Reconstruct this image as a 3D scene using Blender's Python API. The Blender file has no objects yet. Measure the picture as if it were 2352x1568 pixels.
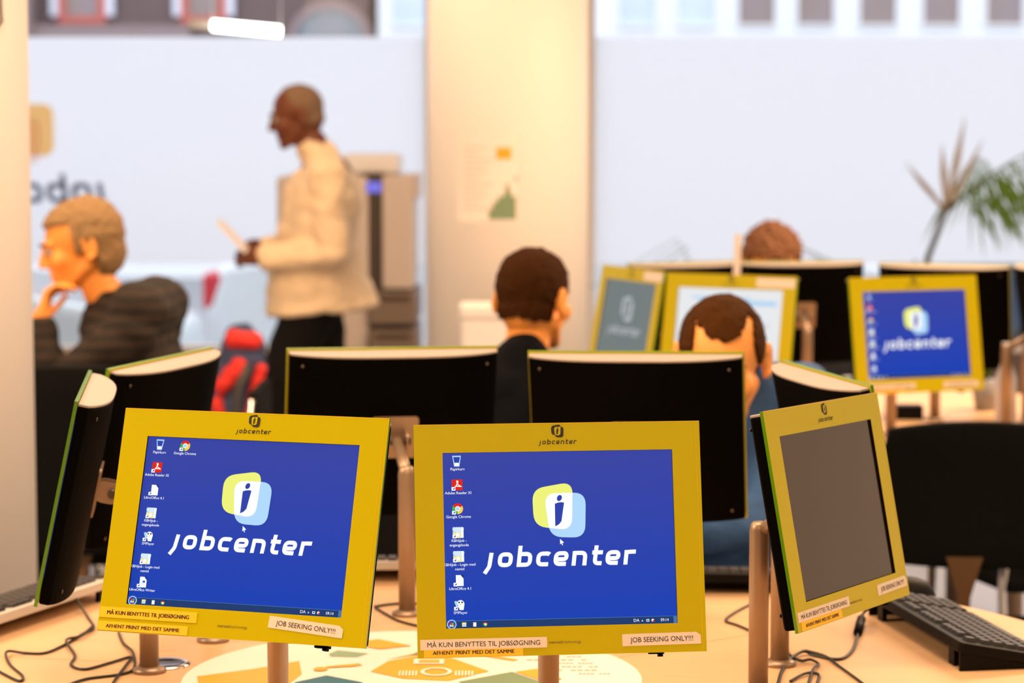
import bpy, bmesh, math, random
from mathutils import Vector, Matrix, noise
random.seed(4)
S = bpy.context.scene
COL = S.collection
PI = math.pi
R = math.radians

# ------------------------------------------------------------------ camera, sky, lamps, exposure
EYE = 1.55
PITCH = 0.087
cam_d = bpy.data.cameras.new('camera')
cam = bpy.data.objects.new('camera', cam_d)
COL.objects.link(cam)
cam.location = (0, 0, EYE)
cam.rotation_euler = (PI / 2 - PITCH, 0, 0)
cam_d.sensor_width = 36.0
cam_d.lens = 85.0
cam_d.clip_start = 0.05
cam_d.clip_end = 200
cam_d.dof.use_dof = True
cam_d.dof.focus_distance = 3.16
cam_d.dof.aperture_fstop = 4.6
S.camera = cam

S.view_settings.view_transform = 'Standard'
S.view_settings.look = 'None'
S.view_settings.gamma = 1.0
S.view_settings.use_curve_mapping = False
S.view_settings.exposure = 0.0

world = bpy.data.worlds.new('sky')
S.world = world
world.use_nodes = True
wn = world.node_tree.nodes['Background']
wn.inputs['Color'].default_value = (0.90, 0.925, 0.985, 1)
wn.inputs['Strength'].default_value = 2.3


def area(name, loc, sx, sy, power, color, rot=(0, 0, 0)):
    d = bpy.data.lights.new(name, 'AREA')
    d.shape = 'RECTANGLE'
    d.size = sx
    d.size_y = sy
    d.energy = power
    d.color = color
    o = bpy.data.objects.new(name, d)
    COL.objects.link(o)
    o.location = loc
    o.rotation_euler = rot
    return o


WARM = (1.0, 0.665, 0.41)
area('ceiling_lamp_light', (-0.2, 3.6, 2.93), 1.6, 1.2, 72, WARM)
area('ceiling_lamp_light', (0.6, 0.2, 2.93), 2.4, 1.4, 110, WARM)
area('ceiling_lamp_light', (1.7, 6.6, 2.93), 1.4, 1.4, 85, WARM)
area('ceiling_lamp_light', (-1.6, 6.4, 2.93), 1.4, 1.4, 60, WARM)
area('ceiling_lamp_light', (-0.9, 8.2, 2.93), 1.2, 0.8, 20, WARM)
area('ceiling_lamp_light', (3.0, 7.4, 2.93), 1.4, 1.4, 150, WARM)  # fill with no known lamp, added to brighten the column's right side
area('ceiling_lamp_light', (3.2, 3.6, 2.93), 1.4, 1.4, 45, WARM)  # unseen second fill, added from the right for the column edge
area('ceiling_lamp_light', (-2.9, 3.4, 2.93), 1.4, 1.4, 165, WARM)  # added fill that lifts the near left pillar


# ------------------------------------------------------------------ materials
def mat(name, col, rough=0.5, metal=0.0, coat=0.0, emit=None, es=1.0, spec=0.5, noise_amt=0.0, noise_scale=20.0,
        col2=None, bump=0.0, bump_scale=80.0, sss=0.0):
    m = bpy.data.materials.new(name)
    m.use_nodes = True
    nt = m.node_tree
    b = nt.nodes['Principled BSDF']
    b.inputs['Base Color'].default_value = (*col, 1)
    b.inputs['Roughness'].default_value = rough
    b.inputs['Metallic'].default_value = metal
    b.inputs['Coat Weight'].default_value = coat
    b.inputs['Coat Roughness'].default_value = 0.04
    b.inputs['Specular IOR Level'].default_value = spec
    if emit:
        b.inputs['Emission Color'].default_value = (*emit, 1)
        b.inputs['Emission Strength'].default_value = es
    tc = None
    if noise_amt or bump:
        tc = nt.nodes.new('ShaderNodeTexCoord')
    if noise_amt:
        n = nt.nodes.new('ShaderNodeTexNoise')
        n.inputs['Scale'].default_value = noise_scale
        n.inputs['Detail'].default_value = 4
        nt.links.new(tc.outputs['Object'], n.inputs['Vector'])
        r = nt.nodes.new('ShaderNodeMix')
        r.data_type = 'RGBA'
        c2 = col2 or tuple(c * (1 - noise_amt) for c in col)
        r.inputs[6].default_value = (*col, 1)
        r.inputs[7].default_value = (*c2, 1)
        nt.links.new(n.outputs['Fac'], r.inputs[0])
        nt.links.new(r.outputs[2], b.inputs['Base Color'])
    if bump:
        n2 = nt.nodes.new('ShaderNodeTexNoise')
        n2.inputs['Scale'].default_value = bump_scale
        n2.inputs['Detail'].default_value = 3
        nt.links.new(tc.outputs['Object'], n2.inputs['Vector'])
        bp = nt.nodes.new('ShaderNodeBump')
        bp.inputs['Strength'].default_value = bump
        bp.inputs['Distance'].default_value = 0.01
        nt.links.new(n2.outputs['Fac'], bp.inputs['Height'])
        nt.links.new(bp.outputs['Normal'], b.inputs['Normal'])
    return m


def emis(name, col, s=1.0, rough=0.25):
    return mat(name, (0.002, 0.002, 0.003), rough=0.5, emit=col, es=s, spec=0.05)


M = {}
M['yellow'] = mat('yellow_back_painted_glass', (0.52, 0.465, 0.0), 0.3, spec=0.15, coat=0.12, noise_amt=0.06, noise_scale=6)
M['glass_edge'] = mat('green_glass_edge', (0.10, 0.27, 0.005), 0.2, coat=0.2)
M['rim'] = mat('pale_bevel', (0.80, 0.52, 0.03), 0.1, coat=0.6)  # paler yellow standing in for the bevel's bright reflection
M['black'] = mat('black_plastic', (0.002, 0.0018, 0.0018), 0.6, spec=0.02, bump=0.04, bump_scale=400)
M['cover'] = mat('pale_grey_cover', (0.36, 0.32, 0.29), 0.6, noise_amt=0.04)
M['steel'] = mat('brushed_steel', (0.38, 0.27, 0.185), 0.38, metal=0.5, noise_amt=0.25, noise_scale=12)
M['chrome'] = mat('chrome', (0.75, 0.75, 0.76), 0.12, metal=1.0, noise_amt=0.05)
M['bolt'] = mat('dark_bolt', (0.12, 0.10, 0.08), 0.3, metal=0.8, noise_amt=0.1)
M['off'] = mat('dark_display_off', (0.020, 0.010, 0.004), 0.05, coat=0.22, spec=0.35, noise_amt=0.05)
M['grey_screen'] = emis('grey_screen_glow', (0.17, 0.20, 0.20), 1.0)
M['page'] = emis('page_glow', (0.80, 0.82, 0.84), 1.0)
M['page_bar'] = emis('page_bar_glow', (0.42, 0.66, 0.90), 1.0)
M['page_line'] = emis('page_line_glow', (0.45, 0.47, 0.5), 1.0)
M['e_white'] = emis('white_pixels', (0.98, 0.99, 1.0), 1.0)
M['e_lime'] = emis('lime_pixels', (0.86, 0.90, 0.20), 1.0)
M['e_sky'] = emis('sky_blue_pixels', (0.44, 0.70, 0.98), 1.0)
M['e_blue'] = emis('deep_blue_pixels', (0.028, 0.055, 0.40), 1.0)
M['e_red'] = emis('red_pixels', (0.75, 0.02, 0.01), 1.0)
M['e_green'] = emis('green_pixels', (0.06, 0.45, 0.08), 1.0)
M['e_yellow'] = emis('amber_pixels', (0.95, 0.62, 0.08), 1.0)
M['e_folder'] = emis('cream_pixels', (0.95, 0.80, 0.35), 1.0)
M['e_dark'] = emis('dark_pixels', (0.01, 0.02, 0.06), 1.0)
M['e_bar'] = emis('taskbar_pixels', (0.012, 0.045, 0.16), 1.0)
M['e_barline'] = emis('taskbar_edge_pixels', (0.07, 0.18, 0.42), 1.0)
M['ink'] = mat('black_ink', (0.012, 0.010, 0.010), 0.6, noise_amt=0.05)
M['ink_faint'] = mat('faded_ink', (0.20, 0.13, 0.01), 0.6, noise_amt=0.05)
M['label_white'] = mat('white_label_tape', (0.80, 0.72, 0.62), 0.5, noise_amt=0.05)
M['label_yellow'] = mat('orange_label_tape', (1.0, 0.60, 0.01), 0.5, noise_amt=0.05)
M['wall'] = mat('cream_wall_paint', (0.80, 0.77, 0.72), 0.7, noise_amt=0.03, noise_scale=3)
M['column'] = mat('white_column_paint', (0.82, 0.78, 0.73), 0.6, noise_amt=0.02, noise_scale=3)
M['ceiling'] = mat('ceiling_paint', (0.80, 0.76, 0.70), 0.8, noise_amt=0.03)
M['floor'] = mat('grey_floor', (0.33, 0.34, 0.38), 0.22, noise_amt=0.12, noise_scale=30, spec=0.7)
M['frame'] = mat('window_frame_paint', (0.82, 0.76, 0.70), 0.5, noise_amt=0.03)
M['sill'] = mat('brown_sill', (0.16, 0.11, 0.09), 0.6, noise_amt=0.15)
M['jacket'] = mat('beige_cotton', (0.90, 0.70, 0.46), 0.85, noise_amt=0.10, noise_scale=9, bump=0.3, bump_scale=25)
M['trousers'] = mat('black_cloth', (0.010, 0.008, 0.008), 0.9, spec=0.1, bump=0.3, bump_scale=30)
M['skin_dark'] = mat('brown_skin', (0.17, 0.045, 0.012), 0.5, noise_amt=0.15, noise_scale=30)
M['skin'] = mat('skin', (0.98, 0.38, 0.07), 0.5, noise_amt=0.10, noise_scale=30)
M['skin_pale'] = mat('fair_skin', (1.0, 0.42, 0.10), 0.5, noise_amt=0.08, noise_scale=30)
M['hair_dark'] = mat('dark_brown_hair', (0.060, 0.020, 0.004), 0.85, spec=0.08, noise_amt=0.5, noise_scale=90, bump=0.8, bump_scale=160)
M['hair_brown'] = mat('brown_hair', (0.080, 0.028, 0.005), 0.85, spec=0.08, noise_amt=0.5, noise_scale=90, bump=0.8, bump_scale=160)
M['hair_grey'] = mat('grey_blond_hair', (0.40, 0.24, 0.10), 0.8, noise_amt=0.45, noise_scale=60, bump=0.8, bump_scale=120)
M['hair_stubble'] = mat('short_grey_hair', (0.28, 0.17, 0.10), 0.9, noise_amt=0.4, noise_scale=90, bump=0.5, bump_scale=200)
M['hair_curly'] = mat('curly_brown_hair', (0.26, 0.11, 0.045), 0.85, noise_amt=0.6, noise_scale=60, bump=1.0, bump_scale=90)
M['eye'] = mat('eye_white', (0.42, 0.38, 0.34), 0.2, noise_amt=0.02)
M['denim'] = mat('blue_denim', (0.045, 0.14, 0.36), 0.85, noise_amt=0.5, noise_scale=16, bump=0.4, bump_scale=60)
M['navy'] = mat('dark_navy_cloth', (0.005, 0.006, 0.009), 0.9, spec=0.15, noise_amt=0.5, noise_scale=14, bump=0.3, bump_scale=40)
M['chair_black'] = mat('black_upholstery', (0.006, 0.006, 0.006), 0.9, spec=0.08, bump=0.1, bump_scale=200)
M['brown_metal'] = mat('brown_bracket', (0.16, 0.08, 0.03), 0.45, noise_amt=0.2)
M['dark_teal'] = mat('dark_green_tube', (0.012, 0.03, 0.028), 0.35, metal=0.3, noise_amt=0.1)
M['key'] = mat('black_keycap', (0.022, 0.021, 0.022), 0.42, spec=0.6, noise_amt=0.1)
M['kb_black'] = mat('black_keyboard_shell', (0.004, 0.0035, 0.003), 0.5, spec=0.12, noise_amt=0.1)
M['kb_silver'] = mat('silver_keyboard_shell', (0.62, 0.58, 0.54), 0.35, metal=0.1, noise_amt=0.05)
M['cable'] = mat('black_cable', (0.012, 0.016, 0.014), 0.4, noise_amt=0.1)
M['paper'] = mat('white_paper', (0.86, 0.80, 0.74), 0.6, noise_amt=0.02)
M['gold_print'] = mat('gold_print', (0.72, 0.42, 0.04), 0.5, noise_amt=0.05)
M['olive_print'] = mat('olive_print', (0.30, 0.27, 0.05), 0.5, noise_amt=0.05)
M['green_print'] = mat('green_print', (0.20, 0.30, 0.17), 0.5, noise_amt=0.05)
M['teal_print'] = mat('teal_print', (0.03, 0.16, 0.22), 0.5, noise_amt=0.05)
M['teal_light'] = mat('pale_teal_print', (0.28, 0.42, 0.28), 0.5, noise_amt=0.05)
M['grey_print'] = mat('grey_text_print', (0.45, 0.40, 0.36), 0.6, noise_amt=0.05)
M['dot_yellow'] = mat('orange_print', (0.95, 0.42, 0.01), 0.5, noise_amt=0.05)
M['beige_machine'] = mat('beige_machine_plastic', (0.66, 0.56, 0.48), 0.5, noise_amt=0.04)
M['white_machine'] = mat('white_machine_plastic', (0.85, 0.82, 0.80), 0.5, noise_amt=0.03)
M['grey_machine'] = mat('taupe_machine_plastic', (0.22, 0.16, 0.12), 0.5, noise_amt=0.05)
M['dark_machine'] = mat('dark_machine_plastic', (0.07, 0.045, 0.03), 0.5, noise_amt=0.05)
M['display_violet'] = emis('violet_display', (0.22, 0.20, 0.80), 1.0)
M['red_cloth'] = mat('red_cloth', (0.80, 0.03, 0.02), 0.7, noise_amt=0.15, bump=0.3, bump_scale=30)
M['navy_cloth'] = mat('slate_blue_cloth', (0.05, 0.07, 0.16), 0.8, noise_amt=0.3, bump=0.3, bump_scale=30)
M['strap'] = mat('dark_grey_strap', (0.05, 0.05, 0.05), 0.7, noise_amt=0.1)
M['car_white'] = mat('white_car_paint', (0.80, 0.84, 0.86), 0.15, coat=0.5, noise_amt=0.02)
M['car_pale'] = mat('pale_green_car_paint', (0.72, 0.80, 0.82), 0.2, coat=0.5, noise_amt=0.02)
M['car_glass'] = mat('car_window_glass', (0.05, 0.09, 0.14), 0.08, noise_amt=0.1)
M['tyre'] = mat('tyre_rubber', (0.02, 0.02, 0.02), 0.8, noise_amt=0.1)
M['tail'] = mat('red_tail_lamp', (0.65, 0.01, 0.03), 0.2, noise_amt=0.05)
M['render_white'] = mat('white_facade', (0.86, 0.86, 0.87), 0.8, noise_amt=0.03)
M['render_brown'] = mat('brown_facade', (0.17, 0.115, 0.115), 0.85, noise_amt=0.25, noise_scale=1.5)
M['render_mauve'] = mat('mauve_ledge', (0.30, 0.22, 0.22), 0.85, noise_amt=0.1)
M['red_frame'] = mat('red_window_frame', (0.55, 0.13, 0.10), 0.6, noise_amt=0.1)
M['curtain'] = mat('pale_curtain', (0.75, 0.76, 0.86), 0.8, noise_amt=0.05)
M['pane_brown'] = mat('brown_reflecting_pane', (0.26, 0.18, 0.12), 0.25, noise_amt=0.9, noise_scale=2.5, col2=(0.30, 0.24, 0.28))
M['pane_blue'] = mat('pale_blue_pane', (0.50, 0.60, 0.72), 0.25, noise_amt=0.5, noise_scale=2.0, col2=(0.70, 0.78, 0.9))
M['pane_grey'] = mat('blue_grey_pane', (0.20, 0.24, 0.28), 0.3, noise_amt=0.1)
M['asphalt'] = mat('asphalt', (0.30, 0.31, 0.33), 0.8, noise_amt=0.2, noise_scale=4)
M['tube_glow'] = emis('fluorescent_tube', (1.0, 1.0, 0.94), 9.0)  # glow of a reflected tube, built as a solid rod
M['lamp_shell'] = mat('white_lamp_shell', (0.85, 0.85, 0.82), 0.4, noise_amt=0.02)  # for the fainter second reflection and the added wires
M['leaf'] = mat('palm_leaf', (0.16, 0.26, 0.03), 0.5, noise_amt=0.4, noise_scale=8)
M['leaf_dry'] = mat('dry_palm_leaf', (0.45, 0.36, 0.26), 0.7, noise_amt=0.3, noise_scale=8)
M['leaf_pale'] = mat('grey_green_leaf', (0.22, 0.28, 0.18), 0.6, noise_amt=0.3, noise_scale=8)
M['film_ink'] = mat('dark_film_lettering', (0.10, 0.10, 0.13), 0.7, noise_amt=0.05)
M['film_orange'] = mat('pale_orange_film', (0.95, 0.62, 0.28), 0.7, noise_amt=0.05)
M['film_pink'] = mat('pale_pink_film', (0.86, 0.72, 0.66), 0.7, noise_amt=0.05)
for _k in ('leaf', 'leaf_dry', 'leaf_pale', 'film_ink', 'film_orange', 'film_pink'):
    _nt = M[_k].node_tree
    _b = _nt.nodes['Principled BSDF']
    _t = _nt.nodes.new('ShaderNodeBsdfTranslucent')
    _t.inputs[0].default_value = {'leaf': (0.22, 0.36, 0.04, 1), 'leaf_dry': (0.75, 0.66, 0.55, 1), 'leaf_pale': (0.45, 0.55, 0.42, 1), 'film_ink': (0.16, 0.16, 0.20, 1), 'film_orange': (1.0, 0.60, 0.22, 1), 'film_pink': (0.95, 0.80, 0.74, 1)}[_k]
    _m = _nt.nodes.new('ShaderNodeMixShader')
    _m.inputs[0].default_value = 0.6 if _k[0] == 'l' else 0.9
    _nt.links.new(_b.outputs[0], _m.inputs[1])
    _nt.links.new(_t.outputs[0], _m.inputs[2])
    _nt.links.new(_m.outputs[0], _nt.nodes['Material Output'].inputs[0])
M['trunk'] = mat('palm_trunk', (0.07, 0.06, 0.03), 0.8, noise_amt=0.4)
M['pot'] = mat('grey_pot', (0.3, 0.3, 0.32), 0.6, noise_amt=0.05)

# beech table top: fine grain along x
m = bpy.data.materials.new('beech_laminate')
m.use_nodes = True
nt = m.node_tree
b = nt.nodes['Principled BSDF']
tc = nt.nodes.new('ShaderNodeTexCoord')
mp = nt.nodes.new('ShaderNodeMapping')
mp.inputs['Scale'].default_value = (3, 40, 3)
n = nt.nodes.new('ShaderNodeTexNoise')
n.inputs['Scale'].default_value = 3
n.inputs['Detail'].default_value = 6
cr = nt.nodes.new('ShaderNodeValToRGB')
cr.color_ramp.elements[0].color = (0.66, 0.41, 0.215, 1)
cr.color_ramp.elements[1].color = (0.76, 0.50, 0.285, 1)
nt.links.new(tc.outputs['Object'], mp.inputs['Vector'])
nt.links.new(mp.outputs['Vector'], n.inputs['Vector'])
nt.links.new(n.outputs['Fac'], cr.inputs['Fac'])
nt.links.new(cr.outputs['Color'], b.inputs['Base Color'])
b.inputs['Roughness'].default_value = 0.42
M['beech'] = m

# blue desktop picture, deeper towards its foot: viewing-angle shift put into the colour
m = bpy.data.materials.new('blue_desktop_pixels')
m.use_nodes = True
nt = m.node_tree
b = nt.nodes['Principled BSDF']
b.inputs['Base Color'].default_value = (0.002, 0.002, 0.003, 1)
b.inputs['Roughness'].default_value = 0.5
b.inputs['Specular IOR Level'].default_value = 0.06
tc = nt.nodes.new('ShaderNodeTexCoord')
sx = nt.nodes.new('ShaderNodeSeparateXYZ')
mr = nt.nodes.new('ShaderNodeMapRange')
mr.inputs['From Min'].default_value = 0.12
mr.inputs['From Max'].default_value = -0.12
cr = nt.nodes.new('ShaderNodeValToRGB')
cr.color_ramp.elements[0].color = (0.040, 0.058, 0.36, 1)
cr.color_ramp.elements[1].color = (0.004, 0.050, 0.46, 1)
nt.links.new(tc.outputs['Object'], sx.inputs[0])
nt.links.new(sx.outputs['Z'], mr.inputs['Value'])
nt.links.new(mr.outputs['Result'], cr.inputs['Fac'])
nt.links.new(cr.outputs['Color'], b.inputs['Emission Color'])
b.inputs['Emission Strength'].default_value = 1.0
M['blue_screen'] = m

# striped knit of the seated man
m = bpy.data.materials.new('brown_striped_knit')
m.use_nodes = True
nt = m.node_tree
b = nt.nodes['Principled BSDF']
b.inputs['Roughness'].default_value = 0.9
tc = nt.nodes.new('ShaderNodeTexCoord')
w = nt.nodes.new('ShaderNodeTexWave')
w.bands_direction = 'Z'
w.inputs['Scale'].default_value = 9
w.inputs['Distortion'].default_value = 1.5
cr = nt.nodes.new('ShaderNodeValToRGB')
cr.color_ramp.elements[0].color = (0.012, 0.007, 0.004, 1)
cr.color_ramp.elements[0].position = 0.55
cr.color_ramp.elements[1].color = (0.038, 0.022, 0.013, 1)
nt.links.new(tc.outputs['Object'], w.inputs['Vector'])
nt.links.new(w.outputs['Color'], cr.inputs['Fac'])
nt.links.new(cr.outputs['Color'], b.inputs['Base Color'])
M['knit'] = m

# clear window glass
m = bpy.data.materials.new('clear_window_glass')
m.use_nodes = True
nt = m.node_tree
nt.nodes.remove(nt.nodes['Principled BSDF'])
out = nt.nodes['Material Output']
tr = nt.nodes.new('ShaderNodeBsdfTransparent')
tr.inputs[0].default_value = (0.96, 0.98, 1.0, 1)
gl = nt.nodes.new('ShaderNodeBsdfGlossy')
gl.inputs['Roughness'].default_value = 0.02
mx = nt.nodes.new('ShaderNodeMixShader')
mx.inputs[0].default_value = 0.04
nt.links.new(tr.outputs[0], mx.inputs[1])
nt.links.new(gl.outputs[0], mx.inputs[2])
nt.links.new(mx.outputs[0], out.inputs[0])
M['glass'] = m

# frosted film: lets daylight through diffusely
m = bpy.data.materials.new('frosted_window_film')
m.use_nodes = True
nt = m.node_tree
nt.nodes.remove(nt.nodes['Principled BSDF'])
out = nt.nodes['Material Output']
tl = nt.nodes.new('ShaderNodeBsdfTranslucent')
tl.inputs[0].default_value = (0.91, 0.905, 0.93, 1)
df = nt.nodes.new('ShaderNodeBsdfDiffuse')
df.inputs[0].default_value = (0.85, 0.86, 0.9, 1)
mx = nt.nodes.new('ShaderNodeMixShader')
mx.inputs[0].default_value = 0.22
nt.links.new(tl.outputs[0], mx.inputs[1])
nt.links.new(df.outputs[0], mx.inputs[2])
nt.links.new(mx.outputs[0], out.inputs[0])
M['film'] = m


# ------------------------------------------------------------------ mesh helpers
class MB:
    """collects shapes with material slots, then becomes one mesh"""

    def __init__(s):
        s.v, s.f, s.mi, s.mats, s.smooth = [], [], [], [], []

    def slot(s, m):
        if m not in s.mats:
            s.mats.append(m)
        return s.mats.index(m)

    def add(s, vs, fs, m, smooth=False, M4=None):
        k = len(s.v)
        i = s.slot(m)
        for p in vs:
            p = Vector(p)
            s.v.append(M4 @ p if M4 is not None else p)
        for f in fs:
            s.f.append([k + a for a in f])
            s.mi.append(i)
            s.smooth.append(smooth)
        return s

    def box(s, x0, x1, y0, y1, z0, z1, m, M4=None):
        v = [(x0, y0, z0), (x1, y0, z0), (x1, y1, z0), (x0, y1, z0), (x0, y0, z1), (x1, y0, z1), (x1, y1, z1), (x0, y1, z1)]
        f = [(0, 3, 2, 1), (4, 5, 6, 7), (0, 1, 5, 4), (1, 2, 6, 5), (2, 3, 7, 6), (3, 0, 4, 7)]
        return s.add(v, f, m, False, M4)

    def rbox(s, x0, x1, y0, y1, z0, z1, r, m, M4=None, seg=3):
        """box with rounded vertical edges"""
        pts = rounded_rect(x0, x1, y0, y1, r, seg)
        return s.prism([(p[0], p[1]) for p in pts], z0, z1, m, M4=M4)

    def prism(s, pts, z0, z1, m, M4=None, smooth=False):
        n = len(pts)
        v = [(p[0], p[1], z0) for p in pts] + [(p[0], p[1], z1) for p in pts]
        f = [tuple(reversed(range(n))), tuple(range(n, 2 * n))]
        f += [(i, (i + 1) % n, n + (i + 1) % n, n + i) for i in range(n)]
        return s.add(v, f, m, smooth, M4)

    def tube(s, pts, r, m, n=10, cap=True, M4=None, r1=None):
        pts = [Vector(p) for p in pts]
        vs, fs = [], []
        up = Vector((0, 0, 1))
        t0 = (pts[1] - pts[0]).normalized()
        a = t0.cross(up if abs(t0.z) < 0.9 else Vector((1, 0, 0))).normalized()
        for i, p in enumerate(pts):
            if i == 0:
                t = t0
            elif i == len(pts) - 1:
                t = (pts[-1] - pts[-2]).normalized()
            else:
                t = (pts[i + 1] - pts[i - 1]).normalized()
            a = (a - t * a.dot(t)).normalized()
            c = t.cross(a)
            rr = r if r1 is None else r + (r1 - r) * i / (len(pts) - 1)
            for k in range(n):
                q = 2 * PI * k / n
                vs.append(p + (a * math.cos(q) + c * math.sin(q)) * rr)
        for i in range(len(pts) - 1):
            for k in range(n):
                fs.append((i * n + k, i * n + (k + 1) % n, (i + 1) * n + (k + 1) % n, (i + 1) * n + k))
        s.add(vs, fs, m, True, M4)
        if cap:
            L = len(pts)
            k0 = len(s.v) - L * n
            i = s.slot(m)
            s.f.append([k0 + k for k in reversed(range(n))])
            s.f.append([k0 + (L - 1) * n + k for k in range(n)])
            s.mi += [i, i]
            s.smooth += [False, False]
        return s

    def lathe(s, prof, m, n=32, M4=None, smooth=True):
        """prof: list of (radius, z)"""
        vs, fs = [], []
        for (r, z) in prof:
            for k in range(n):
                q = 2 * PI * k / n
                vs.append((r * math.cos(q), r * math.sin(q), z))
        for i in range(len(prof) - 1):
            for k in range(n):
                fs.append((i * n + k, i * n + (k + 1) % n, (i + 1) * n + (k + 1) % n, (i + 1) * n + k))
        fs.append(tuple(reversed(range(n))))
        fs.append(tuple((len(prof) - 1) * n + k for k in range(n)))
        return s.add(vs, fs, m, smooth, M4)

    def ball(s, c, r, m, M4=None, nu=20, nv=12):
        """ellipsoid; r is a number or a triple"""
        rx, ry, rz = (r, r, r) if not hasattr(r, '__len__') else r
        vs = [(c[0], c[1], c[2] + rz)]
        for j in range(1, nv):
            t = PI * j / nv
            for i in range(nu):
                q = 2 * PI * i / nu
                vs.append((c[0] + rx * math.sin(t) * math.cos(q), c[1] + ry * math.sin(t) * math.sin(q), c[2] + rz * math.cos(t)))
        vs.append((c[0], c[1], c[2] - rz))
        fs = [(0, 1 + i, 1 + (i + 1) % nu) for i in range(nu)]
        for j in range(nv - 2):
            for i in range(nu):
                a = 1 + j * nu
                fs.append((a + i, a + nu + i, a + nu + (i + 1) % nu, a + (i + 1) % nu))
        a = 1 + (nv - 2) * nu
        fs += [(len(vs) - 1, a + (i + 1) % nu, a + i) for i in range(nu)]
        return s.add(vs, fs, m, True, M4)

    def limb(s, p0, p1, r0, r1, m, n=14):
        """tapered capsule"""
        p0, p1 = Vector(p0), Vector(p1)
        s.tube([p0, p0.lerp(p1, 0.5), p1], r0, m, n=n, r1=r1)
        s.ball(p0, r0, m, nu=n, nv=8)
        s.ball(p1, r1, m, nu=n, nv=8)
        return s

    def mesh(s, name):
        me = bpy.data.meshes.new(name)
        me.from_pydata([tuple(p) for p in s.v], [], s.f)
        for mm in s.mats:
            me.materials.append(mm)
        me.polygons.foreach_set('material_index', s.mi)
        me.polygons.foreach_set('use_smooth', s.smooth)
        me.update()
        return me

    def build(s, name, parent=None, bevel=0.0, mtx=None):
        o = bpy.data.objects.new(name, s.mesh(name))
        COL.objects.link(o)
        if parent is not None:
            o.parent = parent
        if mtx is not None:
            o.matrix_basis = mtx
        if bevel:
            bv = o.modifiers.new('bevel', 'BEVEL')
            bv.width = bevel
            bv.segments = 2
            bv.limit_method = 'ANGLE'
            bv.angle_limit = R(50)
        return o


def rounded_rect(x0, x1, y0, y1, r, seg=6):
    out = []
    for cx, cy, a0 in ((x1 - r, y1 - r, 0), (x0 + r, y1 - r, 90), (x0 + r, y0 + r, 180), (x1 - r, y0 + r, 270)):
        for k in range(seg + 1):
            a = R(a0 + 90 * k / seg)
            out.append((cx + r * math.cos(a), cy + r * math.sin(a)))
    return out


def round_poly(pts, r, seg=6):
    """round the corners of a polygon or an open polyline's inner corners"""
    out = []
    n = len(pts)
    for i in range(n):
        p = Vector(pts[i]).to_2d()
        a = Vector(pts[i - 1]).to_2d()
        c = Vector(pts[(i + 1) % n]).to_2d()
        u, v = (a - p), (c - p)
        rr = min(r, u.length * 0.5, v.length * 0.5)
        u.normalize()
        v.normalize()
        s0, s1 = p + u * rr, p + v * rr
        for k in range(seg + 1):
            t = k / seg
            out.append(tuple(s0 * (1 - t) ** 2 + p * 2 * t * (1 - t) + s1 * t * t))
    return out


def clip_convex(sub, clip):
    def ccw(p):
        return sum(p[i - 1][0] * p[i][1] - p[i][0] * p[i - 1][1] for i in range(len(p))) > 0
    if not ccw(clip):
        clip = clip[::-1]
    out = list(sub)
    for i in range(len(clip)):
        a, b = clip[i - 1], clip[i]
        inp, out = out, []
        for j in range(len(inp)):
            p, q = inp[j - 1], inp[j]
            dp = (b[0] - a[0]) * (p[1] - a[1]) - (b[1] - a[1]) * (p[0] - a[0])
            dq = (b[0] - a[0]) * (q[1] - a[1]) - (b[1] - a[1]) * (q[0] - a[0])
            if (dp >= 0) != (dq >= 0):
                t = dp / (dp - dq)
                out.append((p[0] + t * (q[0] - p[0]), p[1] + t * (q[1] - p[1])))
            if dq >= 0:
                out.append(q)
        if not out:
            return []
    return out


def flat(mb, pts, y, m):
    """polygon in the x-z plane facing -y"""
    area2 = sum(pts[i - 1][0] * pts[i][1] - pts[i][0] * pts[i - 1][1] for i in range(len(pts)))
    if area2 < 0:
        pts = pts[::-1]
    mb.add([(p[0], y, p[1]) for p in pts], [tuple(range(len(pts)))], m)


def stroke(mb, pts, w, y, m, corner=0.28, closed=False):
    """flat strip following a polyline whose inner corners are rounded, in the x-z plane"""
    P = []
    n = len(pts)
    for i in range(n):
        if not closed and i in (0, n - 1):
            P.append(Vector(pts[i]))
            continue
        p, a, c = Vector(pts[i]), Vector(pts[i - 1]), Vector(pts[(i + 1) % n])
        u, v = a - p, c - p
        rr = min(corner, u.length * 0.5, v.length * 0.5)
        u.normalize()
        v.normalize()
        for k in range(7):
            t = k / 6
            P.append((p + u * rr) * (1 - t) ** 2 + p * 2 * t * (1 - t) + (p + v * rr) * t * t)
    if closed:
        P.append(P[0])
    L, Q = [], []
    for i in range(len(P)):
        a = P[i - 1] if i else (P[-2] if closed else P[0])
        c = P[i + 1] if i < len(P) - 1 else (P[1] if closed else P[-1])
        t = (c - a)
        if t.length < 1e-9:
            t = Vector((1, 0))
        t.normalize()
        nn = Vector((-t.y, t.x)) * w / 2
        L.append(P[i] + nn)
        Q.append(P[i] - nn)
    return L, Q


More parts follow.
